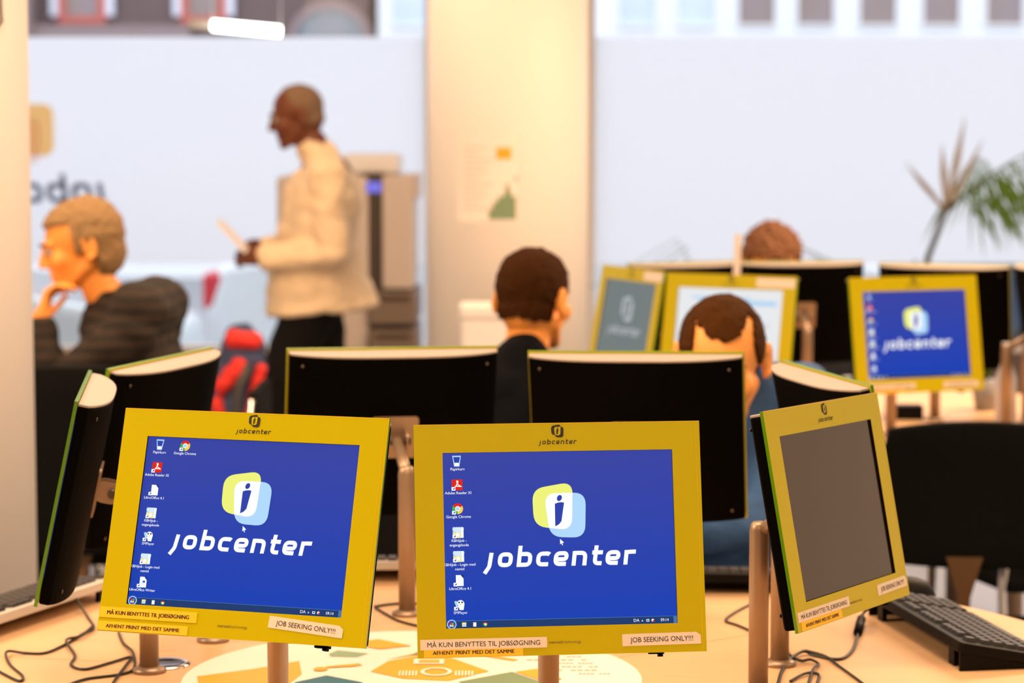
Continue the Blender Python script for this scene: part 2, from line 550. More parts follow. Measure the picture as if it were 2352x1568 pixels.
LETTERS = {
    'j': (0.62, [([(0.36, 1.0), (0.30, 0.05), (0.02, -0.42)], 0)]),
    'o': (1.0, [([(0.14, 0.14), (0.88, 0.14), (0.88, 0.87), (0.14, 0.87)], 1)]),
    'b': (1.0, [([(0.13, 1.44), (0.13, 0.0)], 0), ([(0.10, 0.87), (0.88, 0.87), (0.88, 0.135), (0.0, 0.135)], 0)]),
    'c': (0.95, [([(0.90, 0.80), (0.80, 0.87), (0.14, 0.87), (0.14, 0.14), (0.86, 0.135)], 0)]),
    'e': (1.0, [([(0.88, 0.135), (0.14, 0.14), (0.14, 0.87), (0.86, 0.87), (0.88, 0.46), (0.15, 0.46)], 0)]),
    'n': (1.0, [([(0.13, 0.0), (0.13, 1.0)], 0), ([(0.10, 0.87), (0.88, 0.87), (0.88, 0.0)], 0)]),
    't': (0.85, [([(0.28, 1.36), (0.25, 0.14), (0.74, 0.13)], 0), ([(0.02, 0.88), (0.76, 0.88)], 0)]),
    'r': (0.8, [([(0.13, 0.0), (0.13, 1.0)], 0), ([(0.10, 0.84), (0.40, 0.88), (0.78, 0.88)], 0)]),
}


ADV = {'j': 0.85, 'o': 1.34, 'b': 1.31, 'c': 1.21, 'e': 1.29, 'n': 1.33, 't': 0.99, 'r': 1.0}


def wordmark(mb, x, z, xh, y, m, word='jobcenter', mirror=False, weight=0.285, adv=0.0):
    cur = -0.85
    for i, ch in enumerate(word):
        wid, strokes = LETTERS[ch]
        for pts, closed in strokes:
            L, Q = stroke(mb, [Vector(p) for p in pts], weight if ch != 'j' else weight, 0, m, 0.30 if ch != 'j' else 0.12, bool(closed))

            def tr(p):
                px = cur + p[0] + 0.13 * p[1]
                return ((x - px * xh) if mirror else (x + px * xh), y, z + p[1] * xh)
            vs = [tr(p) for p in L] + [tr(p) for p in Q]
            n = len(L)
            fs = [(k, n + k, n + k + 1, k + 1) for k in range(n - 1)]
            if mirror:
                fs = [tuple(reversed(f)) for f in fs]
            mb.add(vs, fs, m)
        cur += ADV[ch] + adv


TXT = {}


def text_mesh(mb, s, size, x, z, y, m, align='CENTER', bold=0.0, squeeze=1.0, rot=0.0, shear=0.0):
    bold = 0.0 if 'M' in s else bold   # heavy capitals M close up when widened
    key = (s, round(bold, 4), shear)
    if key not in TXT:
        c = bpy.data.curves.new('t', 'FONT')
        c.body = s
        c.size = 1.0
        c.offset = bold
        c.shear = shear
        c.resolution_u = 3
        o = bpy.data.objects.new('t', c)
        COL.objects.link(o)
        dg = bpy.context.evaluated_depsgraph_get()
        me = bpy.data.meshes.new_from_object(o.evaluated_get(dg))
        TXT[key] = ([v.co.copy() for v in me.vertices], [tuple(p.vertices) for p in me.polygons])
        bpy.data.objects.remove(o)
        bpy.data.curves.remove(c)
        bpy.data.meshes.remove(me)
    vs, fs = TXT[key]
    if not vs:
        return
    x0, x1 = min(v.x for v in vs), max(v.x for v in vs)
    off = {'CENTER': (x0 + x1) / 2, 'LEFT': x0, 'RIGHT': x1}[align]
    ca, sa = math.cos(rot), math.sin(rot)
    out = []
    for v in vs:
        a, b = (v.x - off) * size * squeeze, v.y * size
        out.append((x + a * ca - b * sa, y, z + a * sa + b * ca))
    mb.add(out, fs, m)


def text_width(s, size):
    return len(s) * size * 0.6


def tag(o, label, cat, group=None, kind=None):
    o['label'] = label
    o['category'] = cat
    if group:
        o['group'] = group
    if kind:
        o['kind'] = kind
    return o


def thing(name, label, cat, loc=(0, 0, 0), rz=0.0, group=None):
    o = bpy.data.objects.new(name, None)
    o.empty_display_size = 0.05
    COL.objects.link(o)
    o.location = loc
    o.rotation_euler = (0, 0, rz)
    return tag(o, label, cat, group)


def struct(mb, name, bevel=0.0):
    o = mb.build(name, bevel=bevel)
    o['kind'] = 'structure'
    return o


def dup(root, loc=None, rz=None, label=None):
    r = root.copy()
    COL.objects.link(r)
    if loc is not None:
        r.location = loc
    if rz is not None:
        r.rotation_euler = (0, 0, rz)
    if label:
        r['label'] = label
    for ch in list(root.children):
        c = ch.copy()
        COL.objects.link(c)
        c.parent = r
        for g in list(ch.children):
            d = g.copy()
            COL.objects.link(d)
            d.parent = c
    return r


def remeshed(mb, name, m, voxel=0.006, smooth_it=6, parent=None, disp=0.0, disp_scale=0.12):
    """union the collected shapes into one continuous smooth surface"""
    tmp = mb.build('tmp')
    rm = tmp.modifiers.new('r', 'REMESH')
    rm.mode = 'VOXEL'
    rm.voxel_size = voxel
    sm = tmp.modifiers.new('s', 'SMOOTH')
    sm.factor = 0.5
    sm.iterations = smooth_it
    dg = bpy.context.evaluated_depsgraph_get()
    me = bpy.data.meshes.new_from_object(tmp.evaluated_get(dg))
    old = tmp.data
    bpy.data.objects.remove(tmp)
    bpy.data.meshes.remove(old)
    me.name = name
    me.materials.clear()
    me.materials.append(m)
    if disp:
        cs = []
        for v in me.vertices:
            d = noise.noise(Vector((v.co.x, v.co.y, v.co.z * 1.6)) / disp_scale) * disp
            d += noise.noise(v.co / (disp_scale * 0.4)) * disp * 0.35
            cs.append(v.co + v.normal * d)
        for v, c in zip(me.vertices, cs):
            v.co = c
    me.polygons.foreach_set('use_smooth', [True] * len(me.polygons))
    me.polygons.foreach_set('material_index', [0] * len(me.polygons))
    o = bpy.data.objects.new(name, me)
    COL.objects.link(o)
    if parent is not None:
        o.parent = parent
    return o


# ------------------------------------------------------------------ the room
RX0, RX1, RY0, WY = -5.0, 6.0, -3.5, 12.0
CEIL = 3.0
struct(MB().box(RX0 - 0.2, RX1 + 0.2, RY0 - 0.2, WY + 0.15, -0.1, 0.0, M['floor']), 'floor')
struct(MB().box(RX0 - 0.2, RX1 + 0.2, RY0 - 0.2, WY + 0.15, CEIL, CEIL + 0.1, M['ceiling']), 'ceiling')
struct(MB().box(RX0 - 0.2, RX0, RY0, WY, 0, CEIL, M['wall']), 'wall_left')
struct(MB().box(RX1, RX1 + 0.2, RY0, WY, 0, CEIL, M['wall']), 'wall_right')
struct(MB().box(RX0, RX1, RY0 - 0.2, RY0, 0, CEIL, M['wall']), 'wall_near')
wb = MB()
wb.box(RX0, RX1, WY, WY + 0.15, 0, 0.45, M['sill'])
wb.box(RX0, RX1, WY, WY + 0.15, 2.85, CEIL, M['wall'])
struct(wb, 'wall_window')
# glazing: mullions, rails, a clear pane and the frosted film on each bay
mull = [-4.9, -0.405, 0.385, 5.9]
for k in range(3):
    x0, x1 = mull[k], mull[k + 1]
    root = bpy.data.objects.new('window_%d' % (k + 1), None)
    COL.objects.link(root)
    root['kind'] = 'structure'
    root.location = ((x0 + x1) / 2, WY, 0.45)
    hw = (x1 - x0) / 2
    fr = MB()
    for sx_ in (-1, 1):
        fr.box(min(sx_ * hw, sx_ * (hw - 0.024)), max(sx_ * hw, sx_ * (hw - 0.024)), 0.0, 0.08, 0, 2.4, M['frame'])
    fr.box(-hw + 0.024, hw - 0.024, 0.0, 0.08, 0, 0.03, M['frame'])
    fr.box(-hw + 0.024, hw - 0.024, 0.0, 0.08, 2.37, 2.4, M['frame'])
    fr.build('window_frame', root)
    MB().box(-hw + 0.022, hw - 0.022, 0.04, 0.046, 0.02, 2.38, M['glass']).build('window_pane', root)
    f = MB()
    flat(f, [(-hw + 0.022, 0.44), (hw - 0.022, 0.44), (hw - 0.022, 1.56), (-hw + 0.022, 1.56)], 0.036, M['film'])
    f.build('frosted_film', root)

# round column in the middle, with its notice
colm = MB()
colm.lathe([(0.283, 0.0), (0.283, CEIL)], M['column'], 64)
co = struct(colm, 'round_column')
co.location = (-0.014, 8.6, 0)
# near round pillar at the left edge
np_ = struct(MB().lathe([(0.283, 0.0), (0.283, CEIL)], M['column'], 64), 'round_column')
np_.location = (-1.322, 5.2, 0)


# ------------------------------------------------------------------ monitors
GW, GH = 0.1895, 0.1515      # half size of the glass front
SW, SH = 0.152, 0.114        # half size of the display


def emblem(mb, s, ox, oz, y, c_lime, c_sky, c_white, c_i):
    def T(p):
        return (ox + (p[0] - 1121) / 10453 * s, oz + (620 - p[1]) / 10200 * s)
    ye = round_poly([(752, 285), (1318, 196), (1290, 850), (768, 782)], 170)
    bl = round_poly([(915, 345), (1495, 345), (1470, 948), (985, 930)], 170)
    ov = clip_convex(ye, bl)
    flat(mb, [T(p) for p in ye], y, c_lime)
    flat(mb, [T(p) for p in bl], y - 0.00025, c_sky)
    flat(mb, [T(p) for p in ov], y - 0.0005, c_white)
    dot = []
    for k in range(20):
        a = 2 * PI * k / 20
        u, v = 33 * math.cos(a), 43 * math.sin(a)
        ca, sa = math.cos(0.5), math.sin(0.5)
        dot.append(T((1127 + u * ca - v * sa, 413 + u * sa + v * ca)))
    flat(mb, dot, y - 0.00075, c_i)
    flat(mb, [T(p) for p in ((1062, 490), (1098, 475), (1145, 468), (1190, 474), (1147, 722), (1112, 764), (1060, 790))], y - 0.00075, c_i)


def disc(mb, x, z, r, y, m, a0=0, a1=360, r0=0.0, n=18):
    pts = []
    for k in range(n + 1):
        a = R(a0 + (a1 - a0) * k / n)
        pts.append((x + r * math.cos(a), z + r * math.sin(a)))
    if r0 == 0:
        if a1 - a0 < 360:
            pts.append((x, z))
        else:
            pts = pts[:-1]
        flat(mb, pts, y, m)
    else:
        for k in range(n):
            a, b_ = R(a0 + (a1 - a0) * k / n), R(a0 + (a1 - a0) * (k + 1) / n)
            flat(mb, [(x + r * math.cos(a), z + r * math.sin(a)), (x + r * math.cos(b_), z + r * math.sin(b_)),
                      (x + r0 * math.cos(b_), z + r0 * math.sin(b_)), (x + r0 * math.cos(a), z + r0 * math.sin(a))], y, m)


def rect(mb, x0, x1, z0, z1, y, m):
    flat(mb, [(x0, z0), (x1, z0), (x1, z1), (x0, z1)], y, m)


YI = 0.0021   # plane of the things drawn on the display


def icon_mesh(kind, lines):
    mb = MB()
    u = 0.0071
    if kind == 'bin':
        flat(mb, [(-0.8 * u, u), (0.8 * u, u), (0.5 * u, -u), (-0.5 * u, -u)], YI, M['e_sky'])
        flat(mb, [(-0.62 * u, 0.75 * u), (0.62 * u, 0.75 * u), (0.42 * u, -0.3 * u), (-0.42 * u, -0.3 * u)], YI - 0.0002, M['e_blue'])
        flat(mb, [(-0.4 * u, -0.35 * u), (0.3 * u, -0.3 * u), (0.42 * u, -0.9 * u), (-0.4 * u, -0.9 * u)], YI - 0.0002, M['e_white'])
    elif kind == 'reader':
        rect(mb, -u, u, -u, u, YI, M['e_red'])
        for pts in ([(-0.1, 0.75), (0.05, 0.2), (-0.6, -0.65)], [(0.05, 0.1), (0.8, -0.35)], [(-0.3, -0.25), (0.75, -0.3)], [(-0.1, 0.75), (0.2, 0.7), (0.05, 0.2)]):
            L, Q = stroke(mb, [Vector((a * u, b_ * u)) for a, b_ in pts], 0.16 * u, 0, None, 0.3 * u)
            n_ = len(L)
            mb.add([(p[0], YI - 0.0003, p[1]) for p in L] + [(p[0], YI - 0.0003, p[1]) for p in Q], [(k, n_ + k, n_ + k + 1, k + 1) for k in range(n_ - 1)], M['e_white'])
    elif kind == 'browser':
        disc(mb, 0, 0, u, YI, M['e_red'], 30, 150)
        disc(mb, 0, 0, u, YI, M['e_green'], 150, 270)
        disc(mb, 0, 0, u, YI, M['e_yellow'], 270, 390)
        disc(mb, 0, 0, 0.48 * u, YI - 0.0002, M['e_white'])
        disc(mb, 0, 0, 0.36 * u, YI - 0.0004, M['e_sky'])
    elif kind == 'folder':
        rect(mb, -u, u, -u, u, YI, M['e_sky'])
        for k in range(6):
            a = R(35 + 22 * k)
            flat(mb, [(0, -0.1 * u), (1.25 * u * math.cos(a - 0.09), min(u, 1.25 * u * math.sin(a - 0.09))), (1.25 * u * math.cos(a + 0.09), min(u, 1.25 * u * math.sin(a + 0.09)))], YI - 0.0002, M['e_white'])
        rect(mb, -u, 0.5 * u, -u, 0.05 * u, YI - 0.0003, M['e_folder'])
        rect(mb, 0.55 * u, 0.95 * u, -0.9 * u, 0.9 * u, YI - 0.0003, M['e_white'])
        disc(mb, -0.1 * u, -0.4 * u, 0.35 * u, YI - 0.0004, M['e_white'])
    elif kind in ('sheet', 'writer'):
        flat(mb, [(-0.6 * u, u), (0.25 * u, u), (0.8 * u, 0.35 * u), (0.8 * u, -u), (-0.6 * u, -u)], YI, M['e_white'])
        flat(mb, [(0.45 * u, u), (0.8 * u, u), (0.8 * u, 0.6 * u)], YI, M['e_dark'])
        if kind == 'writer':
            for k in range(4):
                rect(mb, -0.4 * u, 0.5 * u, (0.3 - 0.3 * k) * u, (0.38 - 0.3 * k) * u, YI - 0.0002, M['e_sky'])
            rect(mb, 0.05 * u, 0.5 * u, -0.1 * u, 0.25 * u, YI - 0.0003, M['e_blue'])
    elif kind == 'player':
        disc(mb, 0.15 * u, 0.1 * u, 0.72 * u, YI, M['e_white'])
        flat(mb, [(-0.4 * u, 0), (0.85 * u, 0), (0.7 * u, -u), (0.0 * u, -u)], YI, M['e_white'])
        disc(mb, -0.1 * u, 0.4 * u, 0.16 * u, YI - 0.0002, M['e_dark'])
        disc(mb, 0.45 * u, 0.4 * u, 0.16 * u, YI - 0.0002, M['e_dark'])
        disc(mb, 0.15 * u, 0.0, 0.14 * u, YI - 0.0002, M['e_yellow'])
        flat(mb, [(-u, 0.55 * u), (-0.6 * u, 0.7 * u), (-0.1 * u, -0.3 * u), (-0.6 * u, -0.5 * u)], YI - 0.0001, M['e_sky'])
    if kind != 'bin':
        rect(mb, -1.05 * u, -0.35 * u, -1.05 * u, -0.4 * u, YI - 0.0006, M['e_white'])
        flat(mb, [(-0.9 * u, -0.9 * u), (-0.6 * u, -0.55 * u), (-0.45 * u, -0.5 * u), (-0.5 * u, -0.8 * u)], YI - 0.0008, M['e_blue'])
    for i, ln in enumerate(lines):
        text_mesh(mb, ln, 0.0049, 0.001, -1.0 * u - 0.0050 - i * 0.0057, YI - 0.0002, M['e_white'], bold=0.004)
    return mb.mesh('desktop_icon')


ICONS = {
    'bin': ('bin', ['Papirkurv']), 'reader': ('reader', ['Adobe Reader XI']), 'browser': ('browser', ['Google Chrome']),
    'code': ('folder', ['KBHiJob -', 'engangskode']), 'login': ('folder', ['KBHiJob - Login med', 'nemid']),
    'office': ('sheet', ['LibreOffice 4.1']), 'player': ('player', ['SMPlayer']), 'writer': ('writer', ['LibreOffice Writer']),
}
ICON_ME = {k: icon_mesh(*v) for k, v in ICONS.items()}
SET_A = [('bin', 0, 0), ('browser', 1, 0), ('reader', 0, 1), ('office', 0, 2), ('code', 0, 3), ('player', 0, 4), ('login', 0, 5), ('writer', 0, 6)]
SET_B = [('bin', 0, 0), ('reader', 0, 1), ('browser', 0, 2), ('code', 0, 3), ('login', 0, 4), ('office', 0, 5), ('player', 0, 6)]


def mk(fn):
    mb = MB()
    fn(mb)
    return mb


def f_glass(mb):
    # ring of back-painted glass with its display opening
    for (x0, x1, z0, z1) in ((-GW, GW, SH, GH), (-GW, GW, -GH, -SH), (-GW, -SW, -SH, SH), (SW, GW, -SH, SH)):
        rect(mb, x0, x1, z0, z1, 0, M['yellow'])
        mb.add([(x0, 0.005, z0), (x1, 0.005, z0), (x1, 0.005, z1), (x0, 0.005, z1)], [(0, 3, 2, 1)], M['yellow'])
    e = [(-GW, -GH), (GW, -GH), (GW, GH), (-GW, GH)]
    for i in range(4):
        a, c = e[i], e[(i + 1) % 4]
        mb.add([(a[0], 0, a[1]), (c[0], 0, c[1]), (c[0], 0.005, c[1]), (a[0], 0.005, a[1])], [(0, 3, 2, 1)], M['glass_edge'])
    e = [(-SW, -SH), (SW, -SH), (SW, SH), (-SW, SH)]
    for i in range(4):
        a, c = e[i], e[(i + 1) % 4]
        mb.add([(a[0], 0, a[1]), (c[0], 0, c[1]), (c[0], 0.005, c[1]), (a[0], 0.005, a[1])], [(0, 1, 2, 3)], M['black'])
    # reflection on the bevel, drawn as pale flat lines just inside the rim
    for (x0, x1, z0, z1) in ((-GW + 0.001, GW - 0.001, GH - 0.0012, GH - 0.0004), (GW - 0.0055, GW - 0.0050, -GH + 0.002, GH - 0.006)):
        rect(mb, x0, x1, z0, z1, -0.0002, M['rim'])


def footprint():
    pts = []
    W = 0.1865
    N = 28
    pts.append((W, 0.006))
    for k in range(N + 1):
        u = 1 - 2 * k / N
        t = 0.019 + 0.028 * (1 - abs(u) ** 3.2) if abs(u) < 0.985 else 0.017
        pts.append((W * u, 0.004 + t))
    pts.append((-W, 0.006))
    return pts


FP = footprint()
ME = {}
ME['glass_front'] = mk(f_glass).mesh('glass_front')
mb = MB()
mb.prism(FP, -0.1475, 0.1445, M['black'])
ME['housing'] = mb.mesh('housing')
mb = MB()
mb.prism([(p[0] * 0.998, p[1]) for p in FP], 0.1445, 0.1482, M['cover'])
ME['top_cover'] = mb.mesh('top_cover')
mb = MB()
mb.prism([(-SW - 0.002, 0.003), (SW + 0.002, 0.003), (SW + 0.002, 0.0055), (-SW - 0.002, 0.0055)], -SH - 0.002, SH + 0.002, M['blue_screen'])
ME['screen'] = mb.mesh('screen')
for nm, mm in (('screen_off', 'off'), ('screen_grey', 'grey_screen'), ('screen_page', 'page')):
    mb = MB()
    mb.prism([(-SW - 0.002, 0.003), (SW + 0.002, 0.003), (SW + 0.002, 0.0055), (-SW - 0.002, 0.0055)], -SH - 0.002, SH + 0.002, M[mm])
    ME[nm] = mb.mesh('screen')
mb = MB()
emblem(mb, 1.0, 0, 0.0322, YI, M['e_lime'], M['e_sky'], M['e_white'], M['e_blue'])
ME['wallpaper_emblem'] = mb.mesh('wallpaper_emblem')
mb = MB()
wordmark(mb, -0.0835, -0.0362, 0.0190, YI, M['e_white'])
ME['wallpaper_wordmark'] = mb.mesh('wallpaper_wordmark')
mb = MB()
wordmark(mb, -0.0835, -0.0362, 0.0190, YI, M['page_line'])
emblem(mb, 1.0, 0, 0.0322, YI, M['page_line'], M['page_line'], M['grey_screen'], M['page_line'])
ME['grey_wordmark'] = mb.mesh('wallpaper_wordmark')
mb = MB()
flat(mb, [(0.0, -0.001), (0.0, -0.0082), (0.0018, -0.0066), (0.0034, -0.0062), (0.0054, -0.0057)], YI, M['e_white'])
flat(mb, [(0.0016, -0.0056), (0.0028, -0.0095), (0.0038, -0.0092), (0.0030, -0.0054)], YI, M['e_white'])
ME['mouse_pointer'] = mb.mesh('mouse_pointer')
mb = MB()
rect(mb, -SW, SW, -SH, -SH + 0.0092, YI, M['e_bar'])
rect(mb, -SW, SW, -SH + 0.0092, -SH + 0.0098, YI - 0.0002, M['e_barline'])
rect(mb, SW - 0.005, SW - 0.0002, -SH, -SH + 0.0090, YI - 0.0002, M['e_barline'])
disc(mb, -SW + 0.0075, -SH + 0.0052, 0.0062, YI - 0.0004, M['e_sky'])
disc(mb, -SW + 0.0075, -SH + 0.0052, 0.0050, YI - 0.0006, M['e_blue'])
for dx, dz, c in ((-0.0014, 0.0012, 'e_red'), (0.0014, 0.0010, 'e_green'), (-0.0016, -0.0016, 'e_sky'), (0.0012, -0.0018, 'e_yellow')):
    disc(mb, -SW + 0.0075 + dx, -SH + 0.0052 + dz, 0.0015, YI - 0.0008, M[c])
rect(mb, -SW + 0.021, -SW + 0.0265, -SH + 0.002, -SH + 0.0074, YI - 0.0004, M['e_folder'])
rect(mb, -SW + 0.0220, -SW + 0.0265, -SH + 0.002, -SH + 0.005, YI - 0.0006, M['e_sky'])
rect(mb, -SW + 0.0355, -SW + 0.0395, -SH + 0.0018, -SH + 0.0072, YI - 0.0004, M['e_white'])
for a0, c in ((30, 'e_red'), (150, 'e_green'), (270, 'e_yellow')):
    disc(mb, -SW + 0.051, -SH + 0.0047, 0.0026, YI - 0.0004, M[c], a0, a0 + 120)
disc(mb, -SW + 0.051, -SH + 0.0047, 0.0011, YI - 0.0006, M['e_white'])
text_mesh(mb, 'DA', 0.0056, SW - 0.054, -SH + 0.0030, YI - 0.0004, M['e_white'])
flat(mb, [(SW - 0.0475, -SH + 0.0035), (SW - 0.0452, -SH + 0.0035), (SW - 0.04635, -SH + 0.0055)], YI - 0.0004, M['e_white'])
rect(mb, SW - 0.041, SW - 0.0372, -SH + 0.003, -SH + 0.0062, YI - 0.0004, M['e_white'])
rect(mb, SW - 0.0402, SW - 0.0380, -SH + 0.0038, -SH + 0.0056, YI - 0.0006, M['e_bar'])
disc(mb, SW - 0.0325, -SH + 0.0046, 0.0018, YI - 0.0004, M['e_white'])
disc(mb, SW - 0.0315, -SH + 0.0038, 0.0013, YI - 0.0006, M['e_red'])
text_mesh(mb, '09:14', 0.0054, SW - 0.0168, -SH + 0.0030, YI - 0.0004, M['e_white'], squeeze=0.9)
ME['taskbar'] = mb.mesh('taskbar')
mb = MB()
emblem(mb, 0.235, 0.0, 0.1396, -0.0004, M['ink'], M['ink'], M['yellow'], M['ink'])
wordmark(mb, -0.0206, 0.1232, 0.00475, -0.0004, M['ink'], weight=0.23)
ME['header_logo'] = mb.mesh('header_logo')
mb = MB()
text_mesh(mb, 'mermaid', 0.0052, 0.0, -0.1365, -0.0004, M['ink_faint'], align='RIGHT', bold=0.02)
text_mesh(mb, 'technology', 0.0052, 0.0012, -0.1365, -0.0004, M['ink_faint'], align='LEFT')
ME['maker_mark'] = mb.mesh('maker_mark')
mb = MB()
mb.lathe([(0.0028, 0), (0.0028, 0.0012), (0.0014, 0.0018)], M['bolt'], 10, M4=Matrix.Rotation(-PI / 2, 4, 'X'))
ME['screw'] = mb.mesh('screw')
mb = MB()
mb.box(-0.010, 0.010, 0.012, 0.022, -0.1535, -0.1475, M['black'])
mb.box(0.002, 0.008, 0.010, 0.020, -0.157, -0.1535, M['black'])
ME['switch'] = mb.mesh('power_switch')
mb = MB()
mb.prism(rounded_rect(-0.042, 0.042, -0.038, 0.038, 0.006, 3), 0, 0.003, M['steel'], M4=Matrix.Translation((0, 0.0545, 0)) @ Matrix.Rotation(PI / 2, 4, 'X'))
for sx_ in (-1, 1):
    ear = round_poly([(0.050, -0.016), (0.088, -0.016), (0.088, 0.016), (0.050, 0.016)], 0.014)
    mb.prism(ear, 0, 0.003, M['steel'], M4=Matrix.Translation((0.0185 * sx_ + (0.0 if sx_ > 0 else 0.003), 0, 0)) @ Matrix(((0, 0, -1, 0), (1, 0, 0, 0), (0, 1, 0, 0), (0, 0, 0, 1))))
ME['bracket'] = mb.mesh('bracket')
mb = MB()
mb.tube([(-0.024, 0.076, 0), (0.024, 0.076, 0)], 0.0065, M['bolt'], 14)
ME['bolt'] = mb.mesh('pivot_bolt')


def label_mesh(kind):
    mb = MB()
    if kind == 'ma_white':
        mb.box(-0.0825, 0.0825, -0.0008, 0, -0.0068, 0.0068, M['label_white'])
    elif kind == 'ma_yellow':
        mb.box(-0.070, 0.070, -0.0008, 0, -0.0070, 0.0070, M['label_yellow'])
    elif kind == 'af':
        mb.box(-0.0645, 0.0645, -0.0006, 0, -0.0060, 0.0060, M['label_yellow'])
    elif kind == 'job':
        flat(mb, [(-0.052, -0.0078), (0.052, -0.0078), (0.052, 0.0035), (0.046, 0.0078), (-0.052, 0.0078)], -0.0006, M['label_white'])
        mb.box(-0.052, 0.046, -0.0005, 0, -0.0078, 0.0078, M['label_white'])
    elif kind == 'plain':
        mb.box(-0.055, 0.055, -0.0006, 0, -0.012, 0.012, M['label_white'])
    return mb.mesh('sticker')


def lettering_mesh(s, width, size, bold):
    tmp = MB()
    text_mesh(tmp, s, 1.0, 0, 0, 0, M['ink'], bold=bold)
    w = max(v.x for v in tmp.v) - min(v.x for v in tmp.v)
    mb = MB()
    for dx in ((0,) if bold == 0 else (-0.030, 0.0, 0.030)):
        text_mesh(mb, s, size, dx * size, -size * 0.35, -0.0011, M['ink'], bold=0, squeeze=width / (w * size))
    return mb.mesh('lettering')


LAB = {k: label_mesh(k) for k in ('ma_white', 'ma_yellow', 'af', 'job', 'plain')}
LET = {
    'ma_white': lettering_mesh('MÅ KUN BENYTTES TIL JOBSØGNING', 0.147, 0.0088, 0.0),
    'ma_yellow': lettering_mesh('MÅ KUN BENYTTES TIL JOBSØGNING', 0.118, 0.0074, 0.012),
    'af': lettering_mesh('AFHENT PRINT MED DET SAMME', 0.106, 0.0068, 0.016),
    'job': lettering_mesh('JOB SEEKING ONLY!!!', 0.083, 0.0092, 0.0),
}


def add_ob(name, me, parent, mtx=None, bevel=0.0, label=None):
    o = bpy.data.objects.new(name, me)
    COL.objects.link(o)
    o.parent = parent
    if mtx is not None:
        o.matrix_basis = mtx
    if bevel:
        bv = o.modifiers.new('bevel', 'BEVEL')
        bv.width = bevel
        bv.segments = 2
        bv.limit_method = 'ANGLE'
        bv.angle_limit = R(50)
    if label:
        o['label'] = label
    return o


TABLE_Z = 0.73


def monitor(center, yaw, tilt, roll, pole, label, kind='B', stickers=(), group='monitors around the near table', full=True, top=None):
    """center: middle of the glass in the room; the root stands where the pole meets the table"""
    root = thing('desktop_monitor', label, 'monitor', (pole[0], pole[1], TABLE_Z), 0, group)
    Rm = Matrix.Rotation(yaw, 4, 'Z') @ Matrix.Rotation(tilt, 4, 'X') @ Matrix.Rotation(roll, 4, 'Y')
    G = Matrix.Translation(Vector(center) - Vector((pole[0], pole[1], TABLE_Z))) @ Rm
    add_ob('glass_front', ME['glass_front'], root, G, label='yellow painted glass surround')
    scr = add_ob('screen', ME[{'A': 'screen', 'B': 'screen', 'off': 'screen_off', 'grey': 'screen_grey', 'page': 'screen_page'}[kind]], root, G)
    add_ob('housing', ME['housing'], root, G, bevel=0.003)
    add_ob('top_cover', ME['top_cover'], root, G, bevel=0.001)
    for sx_ in (-1, 1):
        for sz in (-1, 1):
            add_ob('screw', ME['screw'], root, G @ Matrix.Translation((0.165 * sx_, 0.0345, 0.128 * sz)))
    add_ob('power_switch', ME['switch'], root, G @ Matrix.Translation((0.125, 0, 0)))
    add_ob('header_logo', ME['header_logo'], root, G)
    if kind in ('A', 'B'):
        add_ob('wallpaper_emblem', ME['wallpaper_emblem'], scr)
        add_ob('wallpaper_wordmark', ME['wallpaper_wordmark'], scr)
        add_ob('mouse_pointer', ME['mouse_pointer'], scr)
        add_ob('taskbar', ME['taskbar'], scr)
        for nm, c, r_ in (SET_A if kind == 'A' else SET_B):
            add_ob('desktop_icon', ICON_ME[nm], scr, Matrix.Translation((-0.1335 + c * 0.037, 0, 0.1032 - r_ * 0.0311)))
        scr['label'] = 'lit blue desktop'
    elif kind == 'off':
        scr['label'] = 'dark switched-off display'
    elif kind == 'grey':
        scr['label'] = 'grey dimmed display'
        add_ob('wallpaper_wordmark', ME['grey_wordmark'], scr)
    elif kind == 'page':
        scr['label'] = 'white web page'
        pg = MB()
        rect(pg, -0.09, 0.135, 0.072, 0.084, YI, M['page_bar'])
        rect(pg, -0.11, 0.06, 0.086, 0.092, YI, M['page_bar'])
        for k in range(9):
            rect(pg, -0.12, -0.12 + 0.1 + 0.07 * ((k * 7) % 3), 0.05 - k * 0.016, 0.053 - k * 0.016, YI, M['page_line'])
        pg.build('page_header', scr)
    if full:
        add_ob('maker_mark', ME['maker_mark'], root, G)
    for kd, x, z, rot in stickers:
        st = add_ob('sticker', LAB[kd], root, G @ Matrix.Translation((x, -0.0001, z)) @ Matrix.Rotation(-rot, 4, 'Y'))
        st['label'] = {'ma_white': 'white tape with black capitals', 'ma_yellow': 'orange tape with black capitals', 'af': 'orange tape with black capitals',
                       'job': 'white tape with black capitals', 'plain': 'cream tape label'}[kd]
        if kd in LET:
            add_ob('lettering', LET[kd], st)
    # bracket turns with the monitor; the pole stays upright
    add_ob('bracket', ME['bracket'], root, G)
    add_ob('pivot_bolt', ME['bolt'], root, G)
    h = 0.255
    pm = MB()
    pm.lathe([(0.0146, 0.004), (0.0146, h - 0.012), (0.0128, h - 0.004), (0.009, h), (0.002, h + 0.0015)], M['steel'], 24)
    piv = G @ Vector((0, 0.080, 0))
    pm.tube([(0, 0, h - 0.014), piv], 0.010, M['steel'], 14)
    p = pm.build('stand_pole', root)
    MB().lathe([(0.026, 0.0), (0.026, 0.005), (0.018, 0.009), (0.0148, 0.010)], M['steel'], 28).build('base_flange', p)
    return root


def top_mon(tx, ty, tz, yaw, tilt, roll, *a, **k):
    Rm = Matrix.Rotation(yaw, 4, 'Z') @ Matrix.Rotation(tilt, 4, 'X')
    c = Vector((tx, ty, tz)) - (Rm @ Vector((0, 0, GH)))
    return monitor(c, yaw, tilt, roll, *a, **k)


